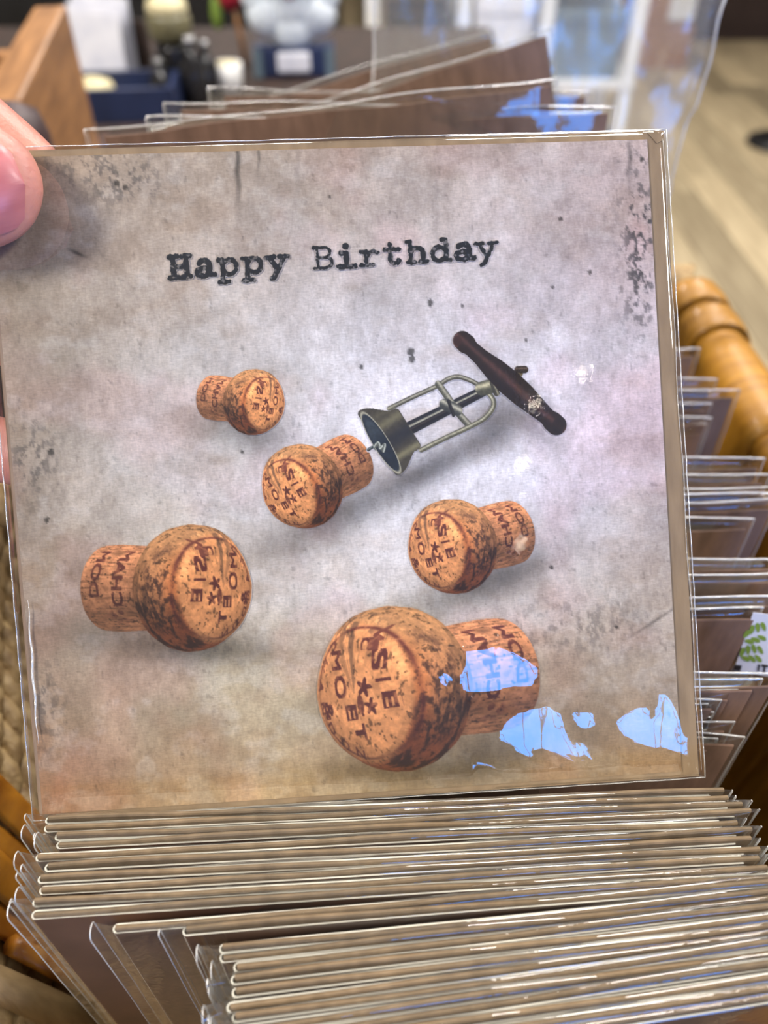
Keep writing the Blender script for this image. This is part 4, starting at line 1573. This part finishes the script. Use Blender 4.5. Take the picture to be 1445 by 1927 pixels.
# flap fold line at the top right
fl1 = local_poly([(1216, 247), (1249, 246), (1249.8, 262), (1236, 270)], EY - 0.0002)
flv = fl1 + [(x, EY - 0.00005, z) for x, y, z in fl1]
link('flap', mesh('flap', flv, [(3, 2, 1, 0), (4, 5, 6, 7), (0, 1, 5, 4), (1, 2, 6, 5), (2, 3, 7, 6), (3, 0, 4, 7)]), M['kraft_light'], env)

# ------------------------------------------------------------------ clear film sleeve
SC = local_poly([(-52, 274), (1258, 238), (1332, 1467), (57, 1550)], 0.0)
sx0 = [SC[0], SC[3]]
NSX, NSZ = 240, 240
A_, B_, C_, D_ = [np.array(p) for p in SC]


GLINTS = [   # where the film lifts towards the window, photo pixels
    [(130, 190), (200, 180), (310, 155), (420, 215), (500, 260), (515, 310), (490, 390), (400, 380), (300, 410), (180, 415), (125, 400)],
    [(10, 310), (45, 295), (75, 340), (65, 400), (20, 370)],
    [(370, 540), (430, 500), (560, 470), (640, 520), (640, 600), (700, 690), (755, 780), (750, 852), (670, 856), (640, 800), (570, 715), (470, 690), (520, 780), (556, 856), (512, 856),
     (450, 740), (390, 680), (330, 650), (330, 590)],
    [(200, 765), (280, 790), (400, 872), (255, 878), (200, 830)],
    [(700, 520), (790, 500), (810, 580), (760, 610), (720, 580)],
    [(725, 660), (750, 660), (775, 720), (800, 790), (740, 740)],
    [(1125, 410), (1165, 405), (1230, 490), (1270, 620), (1280, 832), (1100, 838), (1040, 800), (1150, 745), (1110, 720), (1030, 730), (1020, 650), (960, 640), (930, 550), (980, 500),
     (1080, 470), (1075, 560), (1130, 540)]]


def in_poly(U, V, poly):
    n = len(poly)
    ins = np.zeros(U.shape, bool)
    for k in range(n):
        (x0, y0), (x1, y1) = poly[k], poly[(k + 1) % n]
        if y0 == y1:
            continue
        c_ = ((y0 > V) != (y1 > V)) & (U < (x1 - x0) * (V - y0) / (y1 - y0) + x0)
        ins ^= c_
    return ins


def film_bulge(U, V, S, T):
    """distance of the front film from the card in metres: slack film, raised in ridges at the lower right"""
    hx_, hz_ = 0.16 / NSX, 0.155 / NSZ
    PAD = 80                                            # the sheet is worked out a little past its lower seam
    U_, V_ = U, V
    dU, dV = U[-1] - U[-2], V[-1] - V[-2]
    k_ = np.arange(1, PAD + 1)[:, None]
    U = np.vstack([U, U[-1] + k_ * dU])
    V = np.vstack([V, V[-1] + k_ * dV])
    m = np.zeros(U.shape)
    for pl in GLINTS:
        m = np.maximum(m, in_poly(U + 6 * (fbm(U / 14, V / 14, 3, 3) - 0.5), V + 6 * (fbm(U / 14, V / 14, 5, 3) - 0.5), [(820 + x / 2.752, 1150 + y / 2.752) for x, y in pl]))
    want = 0.14 + 0.07 * np.clip((1400 - V) / 200, -0.5, 1)          # upward slope of the ridge
    want = want + 0.05 * (fbm(U / 9, V / 9, 4, 3) - 0.5)
    gz = m * want
    gx_ = np.zeros_like(gz)

    def dct_solve(div):
        n0, n1 = div.shape
        e_ = np.concatenate([div, div[::-1]], 0)
        e_ = np.concatenate([e_, e_[:, ::-1]], 1)
        F = np.fft.fft2(e_)
        k0 = 2 * np.cos(2 * np.pi * np.fft.fftfreq(2 * n0)) - 2
        k1 = 2 * np.cos(2 * np.pi * np.fft.fftfreq(2 * n1)) - 2
        den = k0[:, None] / hz_ ** 2 + k1[None] / hx_ ** 2
        den[0, 0] = 1
        F = F / den
        F[0, 0] = 0
        return np.real(np.fft.ifft2(F))[:n0, :n1]
    h = None
    for it in range(110):
        # rows run downwards: slope per row is -gz
        dz = np.zeros_like(gz)
        dz[1:] = (-(gz[1:]) + gz[:-1]) / hz_
        dx = np.zeros_like(gz)
        dx[:, 1:] = (gx_[:, 1:] - gx_[:, :-1]) / hx_
        h = dct_solve(dz + dx)
        az = -np.diff(h, axis=0, append=h[-1:]) / hz_
        ax_ = np.diff(h, axis=1, append=h[:, -1:]) / hx_
        gz = np.where(m > 0, want, np.minimum(az, 0.03))
        gx_ = np.where(m > 0, np.clip(ax_, -0.06, 0.06), ax_)
    U, V, h, m = U_, V_, h[:-PAD], m[:-PAD]
    reg = sstep(420, 800, U) * sstep(850, 1200, V)
    h = (h - np.median(h[(reg > 0.5)])) * reg
    h = h - np.quantile(h[reg > 0.5], 0.02) * reg
    e = np.minimum(np.minimum(S, 1 - S) * 0.16, np.minimum(T, 1 - T) * 0.16)
    b = 0.0009 * sstep(0, 0.003, e) + h * sstep(0, 0.0015, e)
    b = b + 0.00016 * (fbm(U / 330, V / 330, 2, 2) - 0.5) * sstep(0, 0.03, e) * 2
    # small slack wrinkles near the corkscrew
    b = b + 0.00003 * (fbm(U / 26, V / 40, 1, 2) - 0.5) * gauss(U, V, 1000, 790, 150, 120)
    return b


def add_sleeve():
    s = np.linspace(0, 1, NSX + 1)
    t = np.linspace(0, 1, NSZ + 1)
    S, T = np.meshgrid(s, t)
    P = (A_ * (1 - S)[..., None] + B_ * S[..., None]) * (1 - T)[..., None] + (D_ * (1 - S)[..., None] + C_ * S[..., None]) * T[..., None]
    U, V = card_to_px(P[..., 0], P[..., 2])
    b = film_bulge(U, V, S, T)
    Pf = P.copy()
    Pf[..., 1] = 0.0014 - 0.0003 - b - 0.0003
    # edge of the pouch meets the back sheet at y = 0.0014
    e = np.minimum(np.minimum(S, 1 - S), np.minimum(T, 1 - T))
    w = sstep(0, 0.014, e)
    Pf[..., 1] = 0.0014 * (1 - w) + np.minimum(Pf[..., 1], -0.00035) * w
    # never inside the board or the envelope
    inside = (np.abs(P[..., 0]) < HW + 0.0015) & (P[..., 2] > -0.001) & (P[..., 2] < 0.1505)
    Pf[..., 1] = np.where(inside, np.minimum(Pf[..., 1], -0.0004), np.minimum(Pf[..., 1], np.where(e > 0.012, 0.0006, 9)))
    n = (NSX + 1) * (NSZ + 1)
    ii = np.arange(n).reshape(NSZ + 1, NSX + 1)
    Q = np.stack([ii[:-1, :-1], ii[1:, :-1], ii[1:, 1:], ii[:-1, 1:]], -1).reshape(-1, 4)
    me = np_mesh('sleeve', Pf.reshape(-1, 3), Q)
    me.polygons.foreach_set('use_smooth', [True] * len(me.polygons))
    sl = link('sleeve', me, M['film_held'], held)
    # back sheet, coarse
    bs_ = 12
    vs2, fs2 = [], []
    for j in range(bs_ + 1):
        for i in range(bs_ + 1):
            p = P[j * NSZ // bs_, i * NSX // bs_]
            ed = i in (0, bs_) or j in (0, bs_)
            vs2.append((p[0], 0.0014 if ed else 0.0033, p[2]))
    for j in range(bs_):
        for i in range(bs_):
            a = j * (bs_ + 1) + i
            fs2.append((a, a + 1, a + bs_ + 2, a + bs_ + 1))
    link('back_film', mesh('back_film', vs2, fs2, True), M['film_held'], sl)
    for (p, q, r) in ((A_, B_, 0.00011), (B_, C_, 0.00014), (C_, D_, 0.00013), (D_, A_, 0.00015)):
        pts = []
        for k in range(41):
            x = p + (q - p) * k / 40
            pts.append((x[0] + 0.00008 * math.sin(k * 2.3), 0.0014, x[2] + 0.00008 * math.sin(k * 1.9)))
        MB().tube(pts, r, 6).build('seam', M['film_seam'], sl, True)
    # inner crease line along the right edge
    cr = MB()
    pa, pb = local_poly([(1246, 262), (1318, 1448)], 0.0009)
    pts = [(pa[0] + (pb[0] - pa[0]) * k / 30 + 0.0002 * math.sin(k * 0.9), 0.0007, pa[2] + (pb[2] - pa[2]) * k / 30) for k in range(31)]
    cr.tube(pts, 0.0001, 5)
    cr.build('crease', M['film_seam'], sl, True)
    # pale tube added for the highlight where film rounds the card's left edge
    pa, pb = local_poly([(52, 1130), (71, 1400)], -0.0007)
    pts = [(pa[0] + (pb[0] - pa[0]) * k / 30 + 0.00015 * math.sin(k * 0.7), -0.0006, pa[2] + (pb[2] - pa[2]) * k / 30) for k in range(31)]
    MB().tube(pts, [0.00004 + 0.00026 * math.sin(math.pi * min(1, k / 30)) for k in range(31)], 8).build('crease', M['film_seam'], sl, True)


add_sleeve()

# ================================================================== HAND
def hand_point(x, y, z):          # card coordinates measured from the card's centre
    return Vector((x, y, z + HW))


def limb(mb, pts, sq=1.0, seg=14, sub=6):
    """tapering limb: pts = (x, y, z, r); sq flattens it front to back"""
    P = [hand_point(*p[:3]) for p in pts]
    Rr = [p[3] for p in pts]
    C, R2 = [], []
    n = len(P)
    for i in range(n - 1):
        p0, p1, p2, p3 = P[max(i - 1, 0)], P[i], P[i + 1], P[min(i + 2, n - 1)]
        for k in range(sub):
            t = k / sub
            C.append(0.5 * ((2 * p1) + (p2 - p0) * t + (2 * p0 - 5 * p1 + 4 * p2 - p3) * t * t + (3 * p1 - p0 - 3 * p2 + p3) * t ** 3))
            R2.append(Rr[i] + (Rr[i + 1] - Rr[i]) * t)
    C.append(P[-1]); R2.append(Rr[-1])
    # rounded tip
    d = (C[-1] - C[-2]).normalized()
    r = R2[-1]
    tip = C[-1]
    for a in (20, 40, 58, 74, 86):
        C.append(tip + d * r * math.sin(math.radians(a)))
        R2.append(r * math.cos(math.radians(a)))
    d0 = (C[0] - C[1]).normalized()
    st = C[0]
    pre = [(st + d0 * R2[0] * math.sin(math.radians(a)), R2[0] * math.cos(math.radians(a))) for a in (80, 50, 25)]
    C = [p for p, _ in pre] + C
    R2 = [q for _, q in pre] + R2
    vs, fs = [], []
    m = len(C)
    for i in range(m):
        T = (C[min(i + 1, m - 1)] - C[max(i - 1, 0)]).normalized()
        e2 = Vector((0, 1, 0))
        e2 = (e2 - T * e2.dot(T)).normalized()
        e1 = T.cross(e2)
        for k in range(seg):
            a = 2 * math.pi * k / seg
            vs.append(C[i] + e1 * math.cos(a) * R2[i] + e2 * math.sin(a) * R2[i] * sq)
    for i in range(m - 1):
        for k in range(seg):
            k2 = (k + 1) % seg
            fs.append((i * seg + k, i * seg + k2, (i + 1) * seg + k2, (i + 1) * seg + k))
    fs.append(tuple(range(seg))[::-1])
    fs.append(tuple((m - 1) * seg + k for k in range(seg)))
    mb.add(vs, fs)


hb = MB()
THUMB_Y = -0.0090
limb(hb, [(-0.205, 0.012, 0.002, 0.017), (-0.174, 0.004, 0.034, 0.0168), (-0.146, -0.006, 0.058, 0.0145), (-0.122, -0.0100, 0.0645, 0.0134), (-0.102, THUMB_Y, 0.0668, 0.0140),
          (-0.085, THUMB_Y, 0.0668, 0.0142), (-0.0745, THUMB_Y + 0.0004, 0.0660, 0.0134)], 0.62, 22)
limb(hb, [(-0.190, 0.030, 0.030, 0.0120), (-0.150, 0.034, 0.078, 0.0100), (-0.122, 0.024, 0.107, 0.0098), (-0.097, 0.015, 0.0990, 0.0096), (-0.076, 0.0130, 0.0815, 0.0090), (-0.066, 0.0115, 0.071, 0.0078)], 0.92)
limb(hb, [(-0.192, 0.034, 0.014, 0.0120), (-0.150, 0.038, 0.046, 0.0100), (-0.118, 0.030, 0.050, 0.0094), (-0.090, 0.018, 0.043, 0.0088), (-0.064, 0.0125, 0.034, 0.0078), (-0.054, 0.0115, 0.031, 0.0070)], 0.92)
limb(hb, [(-0.194, 0.034, -0.004, 0.0115), (-0.152, 0.038, 0.018, 0.0096), (-0.120, 0.031, 0.020, 0.0090), (-0.092, 0.019, 0.0135, 0.0084), (-0.068, 0.0125, 0.0065, 0.0076), (-0.059, 0.0115, 0.004, 0.0068)], 0.92)
limb(hb, [(-0.198, 0.030, -0.020, 0.0105), (-0.162, 0.034, -0.006, 0.0086), (-0.136, 0.029, -0.004, 0.0080), (-0.116, 0.020, -0.008, 0.0074), (-0.104, 0.0145, -0.012, 0.0064)], 0.92)
# palm, wrist, forearm
limb(hb, [(-0.188, 0.026, 0.026, 0.016), (-0.200, 0.024, 0.004, 0.024), (-0.212, 0.020, -0.024, 0.027), (-0.226, 0.012, -0.052, 0.025), (-0.240, 0.002, -0.078, 0.0235), (-0.262, -0.014, -0.120, 0.027),
          (-0.292, -0.034, -0.180, 0.034), (-0.318, -0.052, -0.235, 0.039)], 0.72, 18)
tmp = hb.build('hand', M['skin'])
rm_ = tmp.modifiers.new('r', 'REMESH')
rm_.mode = 'VOXEL'
rm_.voxel_size = 0.0011
smo = tmp.modifiers.new('s', 'SMOOTH')
smo.iterations = 6
smo.factor = 0.5
dg = bpy.context.evaluated_depsgraph_get()
hme = bpy.data.meshes.new_from_object(tmp.evaluated_get(dg))
bpy.data.objects.remove(tmp)
hme.polygons.foreach_set('use_smooth', [True] * len(hme.polygons))
hme.transform(MH)
hand = link('hand', hme, M['skin'])
tag(hand, 'bare hand pinching the left edge of the birthday card, thumb in front', 'hand')
# thumb nail, following the back of the thumb
nv_, nf_ = [], []
na_, nb_ = 18, 16
for i in range(na_ + 1):
    s = i / na_
    x = -0.0950 + s * 0.0326
    half = 0.0096 * math.sqrt(max(0.0, 1 - max(0.0, (s - 0.45) / 0.55) ** 4)) * (1 if s > 0.12 else 0.8 + 0.2 * (s / 0.12)) + 0.0002
    for j in range(nb_ + 1):
        q = -1 + 2 * j / nb_
        dz = q * half
        zc_ = 0.0636
        rz, ry = 0.0143, 0.0086
        if x > -0.0745:
            k = math.sqrt(max(0.02, 1 - ((x + 0.0745) / 0.0139) ** 2))
            rz, ry = 0.0136 * k, 0.0086 * k ** 0.5
        y = THUMB_Y - 0.0006 - ry * math.sqrt(max(0.03, 1 - min(0.97, ((dz + zc_ - 0.0664) / rz) ** 2)))
        edge = max(abs(q) ** 6, max(0, (s - 0.85) / 0.15) ** 3 * 0.35)
        nv_.append(hand_point(x, y - 0.0003 + 0.0009 * edge, zc_ + dz))
for i in range(na_):
    for j in range(nb_):
        a = i * (nb_ + 1) + j
        nf_.append((a, a + 1, a + nb_ + 2, a + nb_ + 1))
nme = mesh('thumb_nail', nv_, nf_, True)
nme.transform(MH)
nail = link('thumb_nail', nme, M['nail'], hand)

# ================================================================== THINGS BEHIND THE BASKET
# wooden crate at the left
cr_t = thing('wooden_crate', 'open wooden crate with thick board sides, left behind the basket', 'crate', (-0.226, 0.50, TOP1), math.radians(11))
CZ = 0.212
MB().box((-0.013, 0.0, 0.004), (0.013, 0.272, CZ), bev=0.003).build('side_board', M['crate_wood'], cr_t)
MB().box((-0.355, 0.0, 0.004), (-0.330, 0.272, CZ), bev=0.003).build('side_board', M['crate_wood'], cr_t)
MB().box((-0.3295, 0.0, 0.004), (-0.0135, 0.02, CZ - 0.03), bev=0.003).build('end_board', M['dark_wood'], cr_t)  # near end in a darker wood, standing for its shade
MB().box((-0.3295, 0.252, 0.004), (-0.0135, 0.272, CZ - 0.03), bev=0.003).build('end_board', M['crate_wood'], cr_t)
MB().box((-0.3295, 0.0205, 0.004), (-0.0135, 0.2515, 0.014)).build('bottom_board', M['crate_wood'], cr_t)
# dark jar lid in front of the crate
kb = at_depth(14, 240, 0.43)
kt = thing('dark_jar', 'dark purple brown jar with rounded lid standing before the wooden crate', 'jar', (kb.x, kb.y, TOP1))
MB().lathe([(0.020, 0.002), (0.023, 0.008), (0.023, 0.150), (0.020, 0.172), (0.017, 0.178)], seg=28).build('body', M['glassy'], kt, True)
MB().lathe([(0.0195, 0.1785), (0.021, 0.184), (0.021, 0.205), (0.018, 0.217), (0.008, 0.222)], seg=28).build('lid', M['plum'], kt, True)


def on2(u, v, z=TOP2):
    return at_z(u, v, z)


# rack of white papers
p = on2(205, 165)
t = thing('card_rack', 'dark rack holding upright white paper cards on the far table', 'rack', (p.x, p.y, TOP2), math.radians(-14))
MB().box((-0.07, -0.03, 0.001), (0.07, 0.05, 0.014)).box((-0.07, 0.042, 0.0145), (0.07, 0.05, 0.10)).build('stand', M['dark_wood'], t)
for k in range(4):
    MB().add([(-0.055 + 0.004 * k, -0.02 + 0.014 * k, 0.0145), (0.052, -0.02 + 0.014 * k, 0.0145), (0.046, 0.000 + 0.014 * k, 0.115 + 0.006 * k), (-0.058, 0.0 + 0.014 * k, 0.120 + 0.006 * k),
              (-0.055 + 0.004 * k, -0.018 + 0.014 * k, 0.0145), (0.052, -0.018 + 0.014 * k, 0.0145), (0.046, 0.002 + 0.014 * k, 0.115 + 0.006 * k), (-0.058, 0.002 + 0.014 * k, 0.120 + 0.006 * k)],
             [(0, 1, 2, 3), (7, 6, 5, 4), (0, 4, 5, 1), (1, 5, 6, 2), (2, 6, 7, 3), (3, 7, 4, 0)]).build('paper_sheet', M['paper'], t)
# cream candle tin in a dark tray
p = on2(200, 205)
t = thing('dark_tray', 'low dark tray on the far table, nearest the crate', 'tray', (p.x + 0.03, p.y - 0.02, TOP2), 0.1)
MB().box((-0.10, -0.06, 0.001), (0.10, 0.06, 0.01)).box((-0.10, -0.06, 0.0105), (0.10, -0.05, 0.05)).box((-0.10, 0.05, 0.0105), (0.10, 0.06, 0.05)) \
    .box((-0.10, -0.049, 0.0105), (-0.09, 0.049, 0.05)).box((0.09, -0.049, 0.0105), (0.10, 0.049, 0.05)).build('body', M['navy'], t)
t2 = thing('cream_soap', 'cream coloured oval soap bar lying in the dark tray', 'soap', (p.x - 0.01, p.y - 0.02, TOP2 + 0.0105), 0.1)
MB().lathe([(0.02, 0.0), (0.036, 0.006), (0.038, 0.02), (0.034, 0.034), (0.02, 0.04)], seg=24).build('bar', M['cream'], t2, True)
MB().lathe([(0.014, 0.0405), (0.013, 0.042), (0.006, 0.043)], seg=20).build('stamp', M['cream'], t2, True)
# tin jar with cream lid
p = on2(340, 182)
t = thing('olive_jar', 'olive glass jar with domed cream lid on the far table', 'jar', (p.x, p.y, TOP2))
MB().lathe([(0.028, 0.001), (0.030, 0.006), (0.030, 0.075), (0.026, 0.088)], seg=28).build('body', M['glassy'], t, True)
MB().lathe([(0.030, 0.0885), (0.036, 0.094), (0.037, 0.120), (0.033, 0.128)], seg=28).build('neck', M['olive'], t, True)
MB().lathe([(0.033, 0.1285), (0.034, 0.134), (0.030, 0.146), (0.014, 0.152)], seg=28).build('lid', M['cream'], t, True)
for k, (u, v, h, r, lab) in enumerate(((372, 192, 0.10, 0.022, 'short dark glass bottle right of the olive jar'), (395, 180, 0.085, 0.02, 'dark bottle second right of the olive jar'),
                                      (310, 196, 0.07, 0.018, 'squat dark bottle in front of the olive jar'))):
    p = on2(u, v)
    t = thing('glass_bottle', lab, 'bottle', (p.x, p.y, TOP2), 0, 'dark bottles on the far table')
    MB().lathe([(r * 0.9, 0.001), (r, 0.005), (r, h * 0.6), (r * 0.45, h * 0.75), (r * 0.42, h * 0.88)], seg=24).build('body', M['glassy'], t, True)
    MB().lathe([(r * 0.5, h * 0.885), (r * 0.52, h * 0.9), (r * 0.52, h), (r * 0.4, h * 1.01)], seg=20).build('cap', M['metal'], t, True)
p = on2(432, 172)
t = thing('white_pot', 'small white ceramic pot between the bottles and the bearded figure', 'pot', (p.x, p.y, TOP2))
MB().lathe([(0.02, 0.001), (0.024, 0.004), (0.027, 0.045), (0.024, 0.046), (0.021, 0.012)], seg=24).build('body', M['white'], t, True)
MB().lathe([(0.0235, 0.041), (0.018, 0.046), (0.006, 0.048)], seg=20).build('filling', M['cream'], t, True)

# bearded figure
p = on2(556, 138)
t = thing('bearded_figure', 'small figure with fluffy white beard and rainbow hat on a navy box', 'figurine', (p.x, p.y, TOP2), 0.06)
MB().box((-0.075, -0.035, 0.001), (0.075, 0.035, 0.05), bev=0.004).build('base_box', M['navy'], t)
MB().box((-0.03, -0.046, 0.012), (0.03, -0.0355, 0.044), bev=0.004).build('base_plaque', M['paper'], t)
for sx in (-1, 1):
    MB().box((sx * 0.066 - 0.008, -0.0385, 0.002), (sx * 0.066 + 0.008, -0.0355, 0.049)).build('base_panel', M['grey_blue'], t)


def blob(c, r, sx=1, sy=1, sz=1, n=14, amp=0.0, seed=0):
    vs, fs = [], []
    r_ = random.Random(seed)
    for i in range(n + 1):
        th = math.pi * i / n
        for k in range(2 * n):
            ph = math.pi * k / n
            q = r * (1 + amp * (r_.random() - 0.5)) if 0 < i < n else r
            vs.append((c[0] + sx * q * math.sin(th) * math.cos(ph), c[1] + sy * q * math.sin(th) * math.sin(ph), c[2] + sz * q * math.cos(th)))
    for i in range(n):
        for k in range(2 * n):
            k2 = (k + 1) % (2 * n)
            fs.append((i * 2 * n + k, (i + 1) * 2 * n + k, (i + 1) * 2 * n + k2, i * 2 * n + k2))
    return vs, fs


bd = MB()
for (cx_, cz_, r) in ((0, 0.078, 0.040), (-0.045, 0.098, 0.036), (0.045, 0.098, 0.036), (-0.062, 0.125, 0.026), (0.062, 0.125, 0.026), (0, 0.112, 0.045), (-0.03, 0.132, 0.03), (0.03, 0.132, 0.03)):
    bd.add(*blob((cx_, -0.004, cz_), r, 1, 0.7, 1, 12, 0.06, int(cx_ * 1000)))
bd.build('beard', M['fluff'], t, True)
MB().add(*blob((0, -0.036, 0.142), 0.014, 1, 1, 1.1)).build('nose', M['red'], t, True)
hat_cols = [M['green'], M['grey_blue'], M['green'], M['yellow'], M['yellow'], M['red']]
for k in range(6):
    r0, r1 = 0.058 - 0.009 * k, 0.058 - 0.009 * (k + 1)
    MB().lathe([(r0, 0.150 + 0.02 * k), (r0 + 0.001, 0.154 + 0.02 * k), (r1 + 0.003, 0.1695 + 0.02 * k)], seg=24).build('hat_band', hat_cols[k], t, True)
# red soft toy and stick left of the figure
p = on2(452, 120)
t = thing('red_ornament', 'red felt ornament with green leaf on a brown stick', 'ornament', (p.x, p.y, TOP2))
MB().tube([(0.012, 0, 0.001), (0.006, 0, 0.05), (-0.004, 0, 0.12)], [0.006, 0.005, 0.004], 8).build('stick', M['crate_wood'], t, True)
MB().add(*blob((-0.006, 0, 0.12), 0.026, 0.9, 0.8, 1.2)).build('bauble', M['red'], t, True)
MB().add(*blob((-0.034, 0, 0.085), 0.016, 0.7, 0.4, 1.7)).build('leaf', M['green'], t, True)
MB().box((-0.02, -0.02, 0.0005), (0.04, 0.02, 0.004)).build('foot', M['dark_wood'], t)

# dark cabinet at the back left
t = thing('dark_cabinet', 'tall dark cabinet standing behind the far display table', 'cabinet', (-1.15, 2.62, 0))
MB().box((-1.05, -0.2, 0.002), (1.02, 0.2, 1.15), bev=0.005).build('body', M['black'], t)
for k in range(3):
    d_ = MB().box((-1.03 + 0.685 * k, -0.222, 0.05), (-0.365 + 0.685 * k, -0.2005, 1.12), bev=0.003).build('door', M['black'], t)
    MB().tube([(-0.42 + 0.685 * k, -0.238, 0.55), (-0.42 + 0.685 * k, -0.238, 0.70)], 0.006, 8).build('handle', M['metal'], d_, True)

# white shelving unit beyond, seen through the clear bag
t = thing('white_shelf', 'white metal shelving unit with boxes beyond the basket', 'shelf', (0.33, 2.55, 0))
for sx in (-0.36, -0.12, 0.10, 0.34):
    for sy in (-0.14, 0.14):
        MB().box((sx - 0.017, sy - 0.017, 0.002), (sx + 0.017, sy + 0.017, 1.3)).build('post', M['white'], t)
for z in (0.25, 0.62, 0.98):
    MB().box((-0.38, -0.16, z), (0.36, 0.16, z + 0.02)).build('shelf_board', M['white'], t)
bxs = [(-0.24, 0.6405, 0.16, 0.15, 'black', 'black storage box on the middle board of the white shelf'), (-0.01, 0.6405, 0.15, 0.19, 'paper', 'white carton on the middle board of the white shelf'),
       (0.22, 0.6405, 0.19, 0.16, 'grey_blue', 'grey blue storage box on the middle board of the white shelf'), (-0.24, 0.2705, 0.17, 0.22, 'grey_blue', 'tall grey blue box on the lowest shelf board'),
       (-0.01, 0.2705, 0.16, 0.2, 'olive', 'olive box on the lowest shelf board'), (0.22, 0.2705, 0.19, 0.24, 'navy', 'navy box on the lowest shelf board')]
for (x, z, w, h, m_, lab) in bxs:
    b = thing('storage_box', lab, 'box', (0.33 + x, 2.53, z + 0.0005), 0)
    MB().box((-w / 2, -0.11, 0), (w / 2, 0.11, h * 0.8)).build('body', M[m_], b)
    MB().box((-w / 2 - 0.004, -0.114, h * 0.8 + 0.0003), (w / 2 + 0.004, 0.114, h), bev=0.004).build('lid', M[m_], b)

# crinkled clear bag standing up behind the cards
bag = thing('clear_bag', 'crinkled clear plastic bag standing up behind the tilted brown cards', 'plastic bag', (0.070, 0.385, 0.93))
nb1, nb2 = 90, 60
gx_, gz_ = np.meshgrid(np.linspace(-0.080, 0.075, nb1 + 1), np.linspace(0, 0.33, nb2 + 1))
cr1 = np.abs(fbm(gx_ * 26 + 3, gz_ * 18, 2, 4, 0.6) - 0.5) * 0.045
yy = -0.014 * np.cos(gx_ / 0.08 * 1.5) + cr1 * 0.6
V3 = np.stack([gx_ + 0.012 * (fbm(gz_ * 30, gx_ * 9, 5, 2) - 0.5) - 0.05 * (0.33 - gz_) * gx_ / 0.1, yy, gz_ + 0.02 * (fbm(gx_ * 30, gz_ * 4, 4, 3) - 0.5) * gz_ / 0.33], -1)
ii = np.arange((nb1 + 1) * (nb2 + 1)).reshape(nb2 + 1, nb1 + 1)
Q = np.stack([ii[:-1, :-1], ii[:-1, 1:], ii[1:, 1:], ii[1:, :-1]], -1).reshape(-1, 4)
me = np_mesh('front_sheet', V3.reshape(-1, 3), Q)
link('front_sheet', me, M['film_bag'], bag)
V3b = V3.copy()
V3b[..., 1] = 0.006 + 0.010 * np.cos(gx_ / 0.08 * 1.5) + 0.5 * np.abs(fbm(gx_ * 22 + 13, gz_ * 20, 6, 4, 0.6) - 0.5) * 0.045
me = np_mesh('back_sheet', V3b.reshape(-1, 3), Q)
link('back_sheet', me, M['film_bag'], bag)
for k in (-1, 0):
    MB().tube([tuple(V3[j, k]) for j in range(nb2 + 1)], 0.0006, 5).build('seam', M['film_seam'], bag, True)

# furniture on the shop floor at the right
p = at_z(1225, 132, 0.0)
t = thing('wooden_box_stand', 'orange brown wooden box stand on the shop floor, top right', 'stand', (p.x, p.y + 0.16, 0), 0.12)
MB().box((-0.19, -0.16, 0.002), (0.19, 0.16, 0.22), bev=0.006).build('plinth', M['crate_wood'], t)
MB().box((-0.175, -0.145, 0.2205), (0.175, 0.145, 0.62), bev=0.006).build('body', M['crate_wood'], t)
MB().box((0.02, -0.156, 0.25), (0.165, -0.1455, 0.60)).build('notice', M['white'], t)
p = at_z(1370, 78, 0.0)
t = thing('shop_counter', 'long dark brown shop counter at the far right', 'counter', (p.x + 0.25, p.y + 0.3, 0))
MB().box((-0.75, -0.28, 0.002), (0.9, 0.28, 0.92), bev=0.006).build('body', M['dark_wood'], t)
MB().box((-0.78, -0.31, 0.9205), (0.93, 0.31, 0.96), bev=0.006).build('top', M['dark_wood'], t)
for k in range(3):
    MB().box((-0.72 + 0.54 * k, -0.292, 0.08), (-0.22 + 0.54 * k, -0.2805, 0.86), bev=0.003).build('panel', M['dark_wood'], t)
p = at_z(1468, 272, 0.0)
t = thing('stool', 'dark stool with a round black foot on the plank floor', 'stool', (p.x, p.y, 0))
MB().lathe([(0.15, 0.001), (0.155, 0.008), (0.15, 0.02), (0.06, 0.035)], seg=36).build('foot', M['black'], t, True)
MB().lathe([(0.025, 0.0355), (0.025, 0.62), (0.03, 0.63)], seg=20).build('post', M['black'], t, True)
MB().lathe([(0.14, 0.6305), (0.16, 0.64), (0.16, 0.67), (0.14, 0.68)], seg=36).build('seat', M['black'], t, True)
